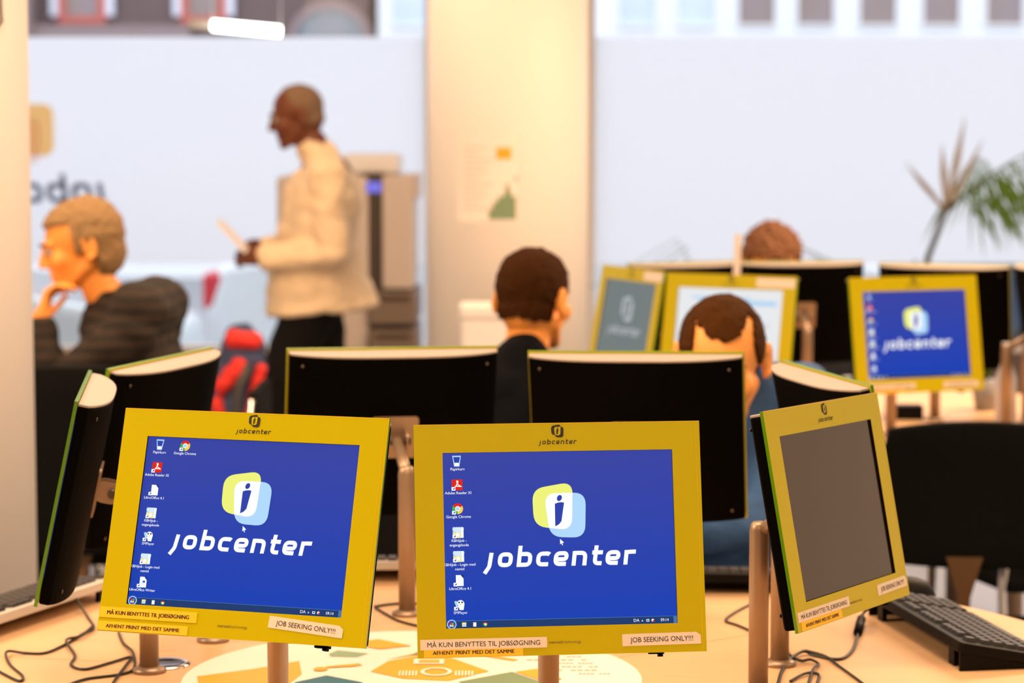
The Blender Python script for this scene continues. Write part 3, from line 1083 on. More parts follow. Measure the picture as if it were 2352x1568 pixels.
monitor((-0.357, 3.168, 1.030), -0.282, -0.321, 0.005, (-0.324, 3.295), 'yellow framed monitor, lit blue, near left, two orange tapes at lower left', 'A',
        [('ma_yellow', -0.1185, -0.1265, 0.0), ('af', -0.124, -0.1445, 0.0), ('job', 0.105, -0.1290, -0.075)])
monitor((0.063, 3.129, 1.019), 0.107, -0.212, -0.002, (0.050, 3.255), 'yellow framed monitor, lit blue, near centre, white tape over orange tape', 'B',
        [('ma_white', -0.1035, -0.1345, 0.0), ('af', -0.1170, -0.1450, 0.0), ('job', 0.1300, -0.1340, 0.01)])
monitor((0.464, 3.391, 1.019), 1.011, -0.199, 0.023, (0.359, 3.47), 'yellow framed monitor with its display switched off, right of the blue ones', 'off',
        [('ma_white', -0.102, -0.1315, 0.0), ('af', -0.1130, -0.1445, 0.0), ('job', 0.132, -0.1300, 0.01)])
top_mon(-0.646, 3.615, 1.170, R(-82.9), -0.21, 0.02, (-0.5515, 3.62), 'monitor seen edge-on at the left, thin green glass edge showing', 'B')
top_mon(-0.588, 4.035, 1.172, R(-108.8), -0.20, 0.01, (-0.482, 3.842), 'monitor with black back turned, behind the edge-on one at left', 'B')
top_mon(-0.2125, 4.27, 1.168, R(193), -0.20, -0.008, (-0.178, 4.053), 'monitor seen from behind, black back in front of the standing man', 'B')
top_mon(0.217, 4.19, 1.168, R(170), -0.19, 0.012, (0.19, 4.0), 'monitor seen from behind, black back hiding the face of the man in denim', 'B')
top_mon(0.497, 3.81, 1.170, R(104.3), -0.20, -0.01, (0.412, 3.667), 'monitor with curved black back just behind the switched-off one', 'B')

# far ring
FG = 'monitors around the far table'


def far(tx, ty, yaw_deg, kind, label, stickers=(), polexy=None, tilt=-0.17):
    y = R(yaw_deg)
    inward = Vector((-math.sin(y), math.cos(y)))
    pxy = polexy or (tx + inward.x * 0.10, ty + inward.y * 0.10)
    return top_mon(tx, ty, 1.172, y, tilt, 0.0, pxy, label, kind, stickers, FG, False)


far(1.045, 6.29, 21, 'B', 'yellow framed monitor, lit blue, on the far table', [('ma_white', -0.10, -0.1335, 0), ('af', -0.117, -0.146, 0), ('job', 0.12, -0.134, 0)], (1.02, 6.47))
far(0.578, 6.36, -31, 'page', 'yellow framed monitor with a white web page behind the denim man', [('plain', 0.130, 0.133, 0.0)])
far(0.335, 6.69, -66, 'grey', 'yellow framed monitor with a grey display at the far table left', [('plain', 0.130, 0.133, 0.0)])
far(1.452, 6.45, 62, 'B', 'yellow framed monitor cut off by the right edge of the picture', [], (1.315, 6.40))
far(0.500, 7.00, 206, 'B', 'far monitor seen from behind, above the grey-screen monitor')
far(0.840, 7.05, 186, 'B', 'far monitor seen from behind, under the curly-haired head', [], (0.85, 6.93))
far(1.235, 6.90, 158, 'B', 'far monitor seen from behind, above the lit blue far screen')
far(1.53, 6.76, 114, 'B', 'far monitor seen from behind, last on the right')


# ------------------------------------------------------------------ tables
def table(cx, cy, rad, label, seam_deg, seam_c):
    t = thing('round_table', label, 'table', (cx, cy, 0))
    sc = Vector((seam_c[0] - cx, seam_c[1] - cy))
    n = len(seam_deg)

    def hit(a):
        d = Vector((math.cos(a), math.sin(a)))
        bq = sc.dot(d)
        return sc + d * (-bq + math.sqrt(bq * bq - sc.dot(sc) + rad * rad))
    for i in range(n):
        a0, a1 = R(seam_deg[i]), R(seam_deg[(i + 1) % n])
        if a1 < a0:
            a1 += 2 * PI
        g = 0.0009
        p0, p1 = hit(a0), hit(a1)
        b0, b1 = math.atan2(p0.y, p0.x), math.atan2(p1.y, p1.x)
        while b1 <= b0:
            b1 += 2 * PI
        mid = (a0 + a1) / 2
        c0 = sc + Vector((math.cos(mid), math.sin(mid))) * g
        pts = [tuple(c0)]
        N = 48
        for k in range(N + 1):
            b_ = b0 + (b1 - b0) * k / N
            if k == 0:
                b_ += g / rad
            if k == N:
                b_ -= g / rad
            pts.append((rad * math.cos(b_), rad * math.sin(b_)))
        mbx = MB()
        mbx.prism(pts, TABLE_Z - 0.025, TABLE_Z, M['beech'])
        mbx.build('tabletop_panel', t)
    MB().lathe([(rad * 0.62, TABLE_Z - 0.040), (rad * 0.62, TABLE_Z - 0.0252)], M['brown_metal'], 40).build('support_disc', t)
    for k in range(4):
        a = R(45 + 90 * k)
        MB().tube([(0.55 * rad * math.cos(a), 0.55 * rad * math.sin(a), 0.0), (0.55 * rad * math.cos(a), 0.55 * rad * math.sin(a), TABLE_Z - 0.04)], 0.03, M['steel'], 20).build('leg', t)
    return t


table(-0.06, 3.53, 1.035, 'round beech table carrying the near ring of monitors', [38, 169, 284], (-0.02, 3.575))
table(0.92, 6.72, 1.035, 'round beech table further back carrying the far ring of monitors', [20, 140, 260], (0.92, 6.72))
gm = MB()
gm.lathe([(0.040, 0.0), (0.040, 0.002), (0.034, 0.0045), (0.026, 0.0035), (0.004, 0.003)], M['chrome'], 32)
g = gm.build('cable_grommet')
g.location = (-0.535, 3.668, TABLE_Z)
tag(g, 'round silver cable grommet set in the near table, left of centre', 'grommet')

# round printed sheet in the middle of the near table
PS = bpy.data.objects.new('info_poster', MB().prism([(0.345 * math.cos(2 * PI * k / 72), 0.345 * math.sin(2 * PI * k / 72)) for k in range(72)], 0, 0.0006, M['paper']).mesh('info_poster'))
COL.objects.link(PS)
PS.location = (-0.15, 3.575, TABLE_Z + 0.0001)
tag(PS, 'round white sheet printed with gold, green and teal shapes, lying on the near table', 'poster')


def ontable(px, py):
    xc, yc = (px - 1176) / 5553.0, -(py - 784) / 5553.0
    d = Vector((xc, math.cos(PITCH) + yc * math.sin(PITCH), -math.sin(PITCH) + yc * math.cos(PITCH)))
    k = (TABLE_Z - EYE) / d.z
    return d.x * k, d.y * k


def print_shape(mb, pts, z, m):
    q = []
    for p in pts:
        x, y = p
        q.append((x + 0.0, y, 0))
    # counter-clockwise seen from above
    a2 = sum(q[i - 1][0] * q[i][1] - q[i][0] * q[i - 1][1] for i in range(len(q)))
    if a2 < 0:
        q = q[::-1]
    mb.add([(p[0] + 0.15, p[1] - 3.575, z) for p in q], [tuple(range(len(q)))], m)


SHAPES = [
    # (room x, room y) outlines of the printed shapes, measured on the sheet
    ('gold_print', [(-0.475, 3.586), (-0.395, 3.637), (-0.330, 3.692), (-0.318, 3.60), (-0.33, 3.54), (-0.40, 3.50), (-0.46, 3.50)]),
    ('teal_light', [(-0.288, 3.742), (-0.276, 3.770), (-0.225, 3.745), (-0.243, 3.718), (-0.283, 3.722)]),
    ('teal_print', [(-0.280, 3.592), (-0.325, 3.545), (-0.29, 3.47), (-0.20, 3.50), (-0.225, 3.548)]),
    ('gold_print', [(-0.192, 3.690), (-0.120, 3.752), (-0.035, 3.62), (-0.095, 3.555), (-0.165, 3.570), (-0.215, 3.618)]),
    ('gold_print', [(-0.196, 3.700), (-0.180, 3.716), (-0.130, 3.770), (-0.118, 3.757)]),
    ('olive_print', [(-0.160, 3.730), (-0.130, 3.800), (-0.100, 3.830), (-0.085, 3.80), (-0.105, 3.74)]),
    ('gold_print', [(-0.035, 3.735), (0.010, 3.700), (0.002, 3.690), (-0.042, 3.722)]),
    ('green_print', [(-0.080, 3.548), (0.000, 3.615), (0.045, 3.545), (0.02, 3.49), (-0.06, 3.50)]),
    ('gold_print', [(0.005, 3.615), (0.045, 3.640), (0.075, 3.565), (0.048, 3.548)]),
    ('gold_print', [(-0.270, 3.820), (-0.215, 3.850), (-0.16, 3.80), (-0.21, 3.775)]),
    ('gold_print', [(-0.288, 3.640), (-0.284, 3.652), (-0.236, 3.672), (-0.230, 3.660), (-0.245, 3.650)]),
]
psm = MB()
for i, (mm, pts) in enumerate(SHAPES):
    print_shape(psm, pts, 0.0010 + 0.00008 * i, M[mm])
for k in range(16):
    a = 2 * PI * k / 16
psm.add([(-0.292 + 0.15 + 0.011 * math.cos(2 * PI * k / 16), 3.632 - 3.575 + 0.014 * math.sin(2 * PI * k / 16), 0.0020) for k in range(16)], [tuple(range(16))], M['gold_print'])
# white pictograms on the gold field
for (cx, cy, r0, r1) in ((-0.115, 3.612, 0.018, 0.024),):
    for k in range(24):
        a, b_ = 2 * PI * k / 24, 2 * PI * (k + 1) / 24
        psm.add([(cx + 0.15 + r * math.cos(t), cy - 3.575 + r * 1.2 * math.sin(t), 0.0024) for r, t in ((r0, a), (r1, a), (r1, b_), (r0, b_))], [(0, 1, 2, 3)], M['paper'])
for k in range(6):
    for sx_ in (-1, 1):
        x0 = -0.115 + sx_ * (0.030 + k * 0.005)
        psm.add([(x0 + 0.15 - 0.0012, 3.585 - 3.575, 0.0024), (x0 + 0.15 + 0.0012, 3.585 - 3.575, 0.0024), (x0 + 0.15 + 0.0012, 3.618 - 3.575, 0.0024), (x0 + 0.15 - 0.0012, 3.618 - 3.575, 0.0024)], [(0, 1, 2, 3)], M['paper'])
psm.add([(x + 0.15, y - 3.575, 0.0024) for x, y in ((-0.152, 3.665), (-0.152, 3.700), (-0.105, 3.700), (-0.105, 3.665))], [(3, 2, 1, 0)][:1], M['paper'])
psm.add([(x + 0.15, y - 3.575, 0.0026) for x, y in ((-0.144, 3.672), (-0.112, 3.672), (-0.112, 3.693), (-0.144, 3.693))], [(0, 1, 2, 3)], M['gold_print'])
# small lines of text, turned away from the viewer
for k in range(6):
    y0 = 3.60 + k * 0.024
    w = 0.055 + 0.02 * ((k * 5) % 3)
    x1 = 0.150 - k * 0.008
    n = 9
    for j in range(n):
        if (j * 3 + k) % 5 == 0:
            continue
        xa = x1 - w + w * j / n
        psm.add([(xa + 0.15, y0 - 3.575, 0.0012), (xa + 0.15 + w / n * 0.8, y0 - 3.575, 0.0012), (xa + 0.15 + w / n * 0.8, y0 - 3.575 + 0.007, 0.0012), (xa + 0.15, y0 - 3.575 + 0.007, 0.0012)], [(0, 1, 2, 3)], M['grey_print'])
psm.build('printed_shapes', PS)


# ------------------------------------------------------------------ keyboards, mice, cables
def keyboard(loc, rz, shell, label, legs=0.020):
    """root at the middle of the rear edge on the table; rear edge along x, user side towards +y"""
    t = thing('keyboard', label, 'keyboard', loc, rz, 'keyboards on the near table')
    L, D = 0.445, 0.155
    T = Matrix.Rotation(-math.atan2(legs, D), 4, 'X')
    T = Matrix.Translation((0, 0, legs)) @ T
    b_ = MB()
    b_.prism(rounded_rect(-L / 2, L / 2, 0, D, 0.008, 3), 0, 0.016, M[shell], M4=T)
    b_.build('shell', t, bevel=0.002)
    if shell == 'kb_black':
        for sx_ in (-1, 1):
            u = MB()
            u.add([(sx_ * L / 2 * 0.985, 0.004, 0.0), (sx_ * L / 2 * 0.985, 0.14, 0.0), (sx_ * L / 2 * 0.985, 0.004, legs + 0.002), (sx_ * L / 2 * 0.96, 0.004, 0.0), (sx_ * L / 2 * 0.96, 0.14, 0.0), (sx_ * L / 2 * 0.96, 0.004, legs + 0.002)],
                  [(0, 1, 2), (5, 4, 3), (0, 3, 4, 1), (1, 4, 5, 2), (2, 5, 3, 0)], M['kb_black'])
            u.build('side_wedge', t)
    for sx_ in (-1, 1):
        MB().box(sx_ * 0.17 - 0.012, sx_ * 0.17 + 0.012, 0.008, 0.016, 0, legs + 0.002, M['kb_black']).build('foot', t)
    kz = 0.016
    keys = MB()
    for r_ in range(6):
        y0 = 0.016 + r_ * 0.0205 + (0.004 if r_ else 0)
        nk = 15
        for c in range(21):
            x0 = L / 2 - 0.018 - c * 0.0198
            if c in (15,) or (r_ == 0 and c in (1, 6, 11)):
                continue
            if r_ == 5 and 4 <= c <= 9:
                if c > 4:
                    continue
                wk = 0.0198 * 6
            else:
                wk = 0.0198
            a0, a1 = x0 - wk + 0.0015, x0
            v = [(a0, y0, kz), (a1, y0, kz), (a1, y0 + 0.018, kz), (a0, y0 + 0.018, kz),
                 (a0 + 0.002, y0 + 0.0015, kz + 0.006), (a1 - 0.002, y0 + 0.0015, kz + 0.006), (a1 - 0.002, y0 + 0.0145, kz + 0.0065), (a0 + 0.002, y0 + 0.0145, kz + 0.0065)]
            keys.add(v, [(4, 5, 6, 7), (0, 1, 5, 4), (1, 2, 6, 5), (2, 3, 7, 6), (3, 0, 4, 7)], M['key'], M4=T)
    k_ = keys.build('keys', t)
    k_['kind'] = 'stuff'
    return t


# local +y points to the user; rotation turns it outward
keyboard((0.640, 3.838, TABLE_Z), R(-80), 'kb_black', 'black keyboard on raised feet right of the switched-off monitor', 0.030)
keyboard((-0.772, 4.015, TABLE_Z), R(68.0), 'kb_silver', 'silver keyboard with black keys behind the edge-on monitor', 0.022)
keyboard((-0.215, 4.355, TABLE_Z), R(3), 'kb_silver', 'silver keyboard seen between the two lit blue monitors', 0.022)
keyboard((0.30, 4.245, TABLE_Z), R(-4), 'kb_black', 'black keyboard below the blue denim shirt', 0.020)


def mouse(loc, rz, m, label, s=1.0):
    q = MB()
    q.ball((0, 0, 0.0), (0.031 * s, 0.055 * s, 0.036 * s), m, nu=24, nv=14)
    me = q.mesh('computer_mouse')
    for v in me.vertices:
        if v.co.z < 0:
            v.co.z = 0
    o = bpy.data.objects.new('computer_mouse', me)
    COL.objects.link(o)
    o.location = loc
    o.rotation_euler = (0, 0, rz)
    return tag(o, label, 'computer mouse')


mouse((0.690, 4.185, TABLE_Z), R(-60), M['kb_black'], 'black mouse at the far end of the raised black keyboard', 1.15)
mouse((1.23, 6.42, TABLE_Z), R(60), M['white_machine'], 'white mouse on the far table right of the lit blue far screen', 1.1)


def cable(pts, label, r=0.0022, m='cable', z=None):
    """smooth cable through control points"""
    P = [Vector(p) for p in pts]
    out = []
    for i in range(len(P) - 1):
        p0, p1, p2, p3 = P[max(i - 1, 0)], P[i], P[i + 1], P[min(i + 2, len(P) - 1)]
        for k in range(8):
            t = k / 8
            out.append(0.5 * ((2 * p1) + (-p0 + p2) * t + (2 * p0 - 5 * p1 + 4 * p2 - p3) * t * t + (-p0 + 3 * p1 - 3 * p2 + p3) * t ** 3))
    out.append(P[-1])
    o = MB().tube(out, r, M[m], 8).build('computer_cable')
    tag(o, label, 'cable')
    return o


def tb(px, py, h=0.0025):
    x, y = ontable(px, py)
    return (x, y, TABLE_Z + h)


cable([tb(165, 1398, 0.03), tb(200, 1420, 0.004), tb(215, 1445), tb(190, 1458), tb(155, 1480), tb(105, 1502), tb(60, 1503), tb(16, 1506, 0.007), tb(22, 1528), tb(52, 1556), tb(40, 1566), tb(-20, 1535)],
      'thin black cable looping over the table from the silver keyboard at left')
cable([tb(215, 1445, 0.007), tb(185, 1468, 0.006), tb(152, 1480, 0.007), tb(172, 1508), tb(163, 1530), tb(195, 1540), tb(250, 1526), tb(300, 1512), tb(290, 1530), tb(262, 1568), tb(245, 1600)],
      'black cable knotted beside the pole at lower left')
cable([tb(272, 1455, 0.004), tb(283, 1480), tb(306, 1508, 0.006), tb(300, 1545), tb(200, 1562), tb(160, 1575)],
      'short black cable dropping behind the left blue monitor')
cable([tb(860, 1396), tb(890, 1391), tb(930, 1388), tb(960, 1389)], 'thin black cable lying straight behind the steel pole in the gap')
cable([tb(862, 1398), tb(885, 1412), tb(915, 1428), tb(960, 1440), tb(990, 1441)], 'black cable curving in front of the pole base in the gap')
cable([tb(1735, 1385), tb(1700, 1402), tb(1672, 1420), tb(1668, 1430), tb(1692, 1438), tb(1724, 1452), tb(1760, 1472)], 'thin black cable bent in a hook right of the centre monitor')
cable([(0.598, 4.00, TABLE_Z + 0.022), tb(1978, 1432, 0.012), tb(1968, 1470, 0.004), tb(1955, 1500), tb(1925, 1517), tb(1870, 1508), tb(1845, 1504, 0.006), tb(1812, 1520, 0.003), tb(1795, 1545), tb(1788, 1568), tb(1780, 1600)],
      'black cable with ferrite running down from the raised black keyboard', 0.0026)
cable([tb(1803, 1485), tb(1815, 1508), tb(1840, 1520), tb(1862, 1523, 0.006), tb(1880, 1528), tb(1868, 1545, 0.006), tb(1858, 1568), tb(1850, 1600)],
      'thin black cable under the loop at lower right')
cable([tb(1850, 1505, 0.008), tb(1895, 1512, 0.004), tb(1930, 1535), tb(1980, 1572), tb(2010, 1600)], 'thin black cable slanting to the lower right')
cable([tb(1815, 1568), tb(1850, 1552, 0.004), tb(1880, 1552), tb(1876, 1575), tb(1870, 1600)], 'small black cable loop at the bottom right')
fx = MB()
a_, b_ = Vector(tb(1978, 1436, 0.011)), Vector(tb(1970, 1462, 0.007))
fx.tube([a_, b_], 0.0075, M['kb_black'], 14)
fo = fx.build('ferrite_bead')
tag(fo, 'black ferrite barrel on the raised keyboard cable', 'ferrite bead')


# ------------------------------------------------------------------ people
def head_shapes(mb, T, m, fine=1.0, bald=False):
    """T maps head space (face towards -y, z up, origin mid-head) into the mesh"""
    def P(x, y, z):
        return T @ Vector((x, y, z))

    def ball(c, r):
        tmp = MB().ball((0, 0, 0), r, m, nu=24, nv=16)
        mb.add([T @ (Vector(c) + v) for v in tmp.v], tmp.f, m, True)

    def limb(a, c, r0, r1):
        mb.limb(P(*a), P(*c), r0, r1, m, 12)
    ball((0, 0.014, 0.030), (0.0765, 0.096, 0.086))
    ball((0, -0.030, -0.022), (0.060, 0.062, 0.086))
    ball((0, 0.035, -0.015), (0.066, 0.068, 0.070))
    for s_ in (-1, 1):
        limb((0.052 * s_, 0.005, -0.050), (0.018 * s_, -0.066, -0.094), 0.021, 0.019)
        ball((0.040 * s_, -0.062, -0.022), (0.024, 0.024, 0.026))
        limb((0.040 * s_, -0.079, 0.026), (0.012 * s_, -0.086, 0.024), 0.010, 0.011)
        ball((0.0115 * s_, -0.094, -0.030), (0.009, 0.010, 0.008))
        # ear: rim, bowl and lobe
        pr = None
        for k in range(8):
            a = R(-60 + 250 * k / 7)
            q = ((0.0900 - 0.003 * math.cos(a) + 0.003 * math.sin(a)) * s_, 0.018 + 0.018 * math.sin(a), -0.002 + 0.031 * math.cos(a))
            if pr:
                limb(pr, q, 0.0052, 0.0052)
            pr = q
        ball((0.081 * s_, 0.017, -0.004), (0.009, 0.016, 0.028))
        ball((0.082 * s_, 0.010, -0.033), (0.007, 0.009, 0.011))
    limb((0, -0.086, 0.020), (0, -0.106, -0.024), 0.0085, 0.0125)
    limb((-0.020, -0.086, -0.056), (0.020, -0.086, -0.056), 0.0072, 0.0072)
    limb((-0.018, -0.085, -0.066), (0.018, -0.085, -0.066), 0.0080, 0.0080)
    ball((0, -0.074, -0.094), (0.022, 0.018, 0.019))
    limb((0, 0.018, -0.06), (0, 0.035, -0.165), 0.052, 0.056)


def eyes(T, root, m_iris):
    for s_ in (-1, 1):
        e = MB()
        c = T @ Vector((0.031 * s_, -0.0815, 0.006))
        e.ball(c, 0.0115, M['eye'], nu=14, nv=10)
        c2 = T @ Vector((0.031 * s_, -0.0895, 0.006))
        e.ball(c2, 0.0048, m_iris, nu=10, nv=8)
        e.build('eye', root)
        br = MB()
        br.limb(T @ Vector((0.014 * s_, -0.097, 0.027)), T @ Vector((0.044 * s_, -0.085, 0.029)), 0.0035, 0.0028, m_iris, 8)
        br.build('eyebrow', root)


def hair(T, root, m, mask, grow=0.007, lump=0.0, seed=0.0, name='hair'):
    """shell of hair: points of the skull pushed outward where mask(x, y, z) is true"""
    bm = bmesh.new()
    bmesh.ops.create_icosphere(bm, subdivisions=6, radius=1.0)
    kill = []
    for v in bm.verts:
        d = v.co.normalized()
        # skull surface: the larger of the two skull ellipsoids along this direction from the cranium centre
        c = Vector((0, 0.014, 0.030))
        r1 = 1 / math.sqrt((d.x / 0.0765) ** 2 + (d.y / 0.096) ** 2 + (d.z / 0.086) ** 2)
        # lower back of the head
        best = r1
        c2, rr = Vector((0, 0.035, -0.015)), (0.066, 0.068, 0.070)
        o = c - c2
        A = sum((d[i] / rr[i]) ** 2 for i in range(3))
        Bq = 2 * sum(o[i] * d[i] / rr[i] ** 2 for i in range(3))
        Cq = sum((o[i] / rr[i]) ** 2 for i in range(3)) - 1
        disc_ = Bq * Bq - 4 * A * Cq
        if disc_ > 0:
            best = max(best, (-Bq + math.sqrt(disc_)) / (2 * A))
        base = c + d * best
        g_ = grow(base) if callable(grow) else grow
        if lump:
            g_ += lump * noise.noise(base * 55 + Vector((seed, 0, 0))) + lump * 0.6 * noise.noise(base * 130 + Vector((seed, 3, 0)))
        k = mask(base, noise.noise(base * 60 + Vector((seed, 0, 9))))
        v.co = c + d * (best + (g_ if k > 0 else -0.004))
        v.tag = k > -0.002
    for f in list(bm.faces):
        if not any(v.tag for v in f.verts):
            kill.append(f)
    bmesh.ops.delete(bm, geom=kill, context='FACES')
    me = bpy.data.meshes.new(name)
    for f in bm.faces:
        f.smooth = True
    bm.transform(T)
    bm.to_mesh(me)
    bm.free()
    me.materials.append(m)
    o = bpy.data.objects.new(name, me)
    COL.objects.link(o)
    o.parent = root
    return o


def hand(mb, T, m, s=1.0, curl=0.7, side=1):
    """right hand for side=1: wrist at the origin, fingers along +x, palm towards -z, thumb on +y"""
    def P(x, y, z):
        return T @ Vector((x * s, y * s * side, z * s))
    mb.limb(P(-0.02, 0, 0), P(0.02, 0.0, 0), 0.027 * s, 0.026 * s, m)
    for k in range(4):
        y = 0.027 - 0.018 * k
        mb.limb(P(0.015, y * 0.7, 0), P(0.080, y, 0), 0.015 * s, 0.0105 * s, m, 10)
        L = (0.040, 0.045, 0.041, 0.032)[k]
        x, z, a = 0.080, 0.0, 0.15
        for j in range(3):
            a += curl * (0.55, 0.8, 0.6)[j]
            ll = L * (1.0, 0.65, 0.5)[j]
            nx, nz = x + ll * math.cos(a), z - ll * math.sin(a)
            mb.limb(P(x, y, z), P(nx, y, nz), 0.0095 * s * (1, 0.92, 0.82)[j], 0.009 * s * (0.95, 0.85, 0.75)[j], m, 10)
            x, z = nx, nz
    mb.limb(P(0.015, 0.022, -0.004), P(0.048, 0.052, -0.016), 0.014 * s, 0.0115 * s, m, 10)
    mb.limb(P(0.048, 0.052, -0.016), P(0.078, 0.056, -0.030), 0.011 * s, 0.010 * s, m, 10)
    mb.limb(P(0.078, 0.056, -0.030), P(0.098, 0.050, -0.042), 0.010 * s, 0.008 * s, m, 10)


def frame(o, xdir, zdir):
    """matrix with origin o, x along xdir, z near zdir"""
    x = Vector(xdir).normalized()
    z = Vector(zdir)
    z = (z - x * z.dot(x)).normalized()
    y = z.cross(x)
    return Matrix(((x.x, y.x, z.x, o[0]), (x.y, y.y, z.y, o[1]), (x.z, y.z, z.z, o[2]), (0, 0, 0, 1)))


def headT(c, yaw, pitch=0.0, roll=0.0, s=1.0):
    return Matrix.Translation(c) @ Matrix.Rotation(yaw, 4, 'Z') @ Matrix.Rotation(pitch, 4, 'X') @ Matrix.Rotation(roll, 4, 'Y') @ Matrix.Scale(s, 4)


# --- walking man in the beige jacket, facing the left of the picture (-x)
cx, cy = -0.785, 9.2
hc = (cx - 0.032, cy, 1.605)
T = headT(hc, R(-84), R(14))
sk = MB()
head_shapes(sk, T, M['skin_dark'])
sh_l, sh_r = Vector((cx + 0.06, cy + 0.19, 1.385)), Vector((cx + 0.10, cy - 0.19, 1.385))
sk.limb((cx + 0.03, cy, 1.50), (cx + 0.07, cy, 1.38), 0.058, 0.075, M['skin_dark'])
sk.limb((cx + 0.08, cy, 1.36), (cx + 0.03, cy, 1.0), 0.11, 0.13, M['skin_dark'])
# legs inside the trousers
sk.limb((cx + 0.02, cy - 0.09, 0.92), (cx - 0.13, cy - 0.09, 0.50), 0.085, 0.055, M['skin_dark'])
sk.limb((cx - 0.13, cy - 0.09, 0.50), (cx - 0.22, cy - 0.09, 0.10), 0.052, 0.035, M['skin_dark'])
sk.limb((cx + 0.02, cy + 0.09, 0.92), (cx + 0.05, cy + 0.09, 0.50), 0.085, 0.055, M['skin_dark'])
sk.limb((cx + 0.05, cy + 0.09, 0.50), (cx + 0.30, cy + 0.09, 0.16), 0.052, 0.035, M['skin_dark'])
el_r = Vector((cx + 0.115, cy - 0.235, 1.095))
wr_r = Vector((cx - 0.140, cy - 0.170, 1.075))
sk.limb(sh_r, el_r, 0.045, 0.038, M['skin_dark'])
sk.limb(el_r, wr_r, 0.038, 0.028, M['skin_dark'])
hand(sk, frame(wr_r + Vector((-0.012, 0, 0)), (-0.92, 0.1, 0.05), (0.1, -0.95, 0.35)), M['skin_dark'], 0.92, 1.15, side=-1)
el_l = Vector((cx + 0.05, cy + 0.24, 1.11))
wr_l = Vector((cx - 0.16, cy + 0.13, 1.09))
sk.limb(sh_l, el_l, 0.045, 0.038, M['skin_dark'])
sk.limb(el_l, wr_l, 0.038, 0.028, M['skin_dark'])
hand(sk, frame(wr_l, (-0.92, -0.2, 0.0), (0.1, 0.9, 0.4)), M['skin_dark'], 0.95, 1.1, side=1)
man = remeshed(sk, 'person', M['skin_dark'], 0.0055, 5)
tag(man, 'person with short grey hair in a beige jacket, walking left with a paper in hand', 'person')
eyes(T, man, M['hair_dark'])
hair(T, man, M['hair_stubble'], lambda p, n: (p.y * 1.0 + 0.35 * max(p.z, 0) - 0.012 + 0.006 * n) if p.z > -0.045 + 0.01 * n and abs(p.x) < 0.09 else -1, 0.0022, 0.0015)
jk = MB()
jm = M['jacket']
jk.limb((cx + 0.085, cy - 0.105, 1.345), (cx + 0.085, cy + 0.105, 1.345), 0.105, 0.105, jm, 20)
jk.limb((cx + 0.095, cy - 0.13, 1.30), (cx + 0.045, cy - 0.10, 1.02), 0.125, 0.115, jm, 20)
jk.limb((cx + 0.095, cy + 0.13, 1.30), (cx + 0.045, cy + 0.10, 1.02), 0.125, 0.115, jm, 20)
jk.limb((cx + 0.06, cy, 1.28), (cx + 0.03, cy, 1.02), 0.15, 0.15, jm, 24)
# flaring hem
T2 = Matrix.Translation((cx + 0.040, cy, 0.0))
pr = [(0.155, 0.865), (0.160, 0.875), (0.150, 1.02), (0.135, 1.12)]
tmp = MB().lathe(pr, jm, 28)
jk.add([T2 @ Vector((v.x * 1.22 + (0.048 if v.x > 0 and v.z < 0.95 else 0), v.y * 1.38, v.z + (0.02 * v.x / 0.15 if v.z < 0.9 else 0))) for v in tmp.v], tmp.f, jm, True)
jk.limb((cx + 0.055, cy - 0.0, 1.455), (cx + 0.075, cy, 1.40), 0.070, 0.085, jm, 20)
jk.limb((cx + 0.030, cy - 0.0, 1.490), (cx + 0.055, cy, 1.44), 0.066, 0.072, jm, 20)
jk.limb(sh_r, el_r, 0.078, 0.064, jm, 16)
jk.limb(el_r, wr_r + Vector((0.01, 0, 0)), 0.064, 0.048, jm, 16)
jk.limb(sh_l, el_l, 0.078, 0.064, jm, 16)
jk.limb(el_l, wr_l, 0.064, 0.048, jm, 16)
remeshed(jk, 'jacket', jm, 0.009, 5, man, disp=0.014, disp_scale=0.10)['label'] = 'beige zip-neck jacket'
tz = MB()
tm = M['trousers']
tz.limb((cx + 0.03, cy - 0.05, 0.93), (cx + 0.03, cy + 0.05, 0.93), 0.125, 0.125, tm, 20)
tz.limb((cx + 0.02, cy - 0.085, 0.88), (cx - 0.12, cy - 0.09, 0.50), 0.110, 0.088, tm, 20)
tz.limb((cx - 0.12, cy - 0.09, 0.50), (cx - 0.21, cy - 0.09, 0.10), 0.088, 0.075, tm, 20)
tz.limb((cx + 0.03, cy + 0.085, 0.88), (cx + 0.06, cy + 0.09, 0.50), 0.110, 0.088, tm, 20)
tz.limb((cx + 0.06, cy + 0.09, 0.50), (cx + 0.29, cy + 0.09, 0.17), 0.088, 0.072, tm, 20)
remeshed(tz, 'trousers', tm, 0.010, 5, man, disp=0.008)
for (fx_, fy_, rot, z_) in ((cx - 0.25, cy - 0.09, 0.0, 0.0), (cx + 0.29, cy + 0.09, 0.5, 0.045)):
    s_ = MB()
    Ts = Matrix.Translation((fx_, fy_, z_)) @ Matrix.Rotation(rot, 4, 'Y')
    s_.prism([(Ts @ Vector((0, 0, 0))).to_2d()] * 0 or rounded_rect(-0.20, 0.08, -0.048, 0.048, 0.045, 5), 0.0, 0.03, M['black'], M4=Ts)
    s_.prism(rounded_rect(-0.12, 0.08, -0.045, 0.045, 0.042, 5), 0.03, 0.09, M['black'], M4=Ts)
    s_.build('shoe', man, bevel=0.01)
pp = MB()
pa, pb = Vector((-0.985, 8.985, 1.105)), Vector((-1.095, 9.025, 1.215))
d = (pb - pa)
w_ = Vector((-0.008, 0.20, 0.012))
nn = d.cross(w_).normalized() * 0.0015
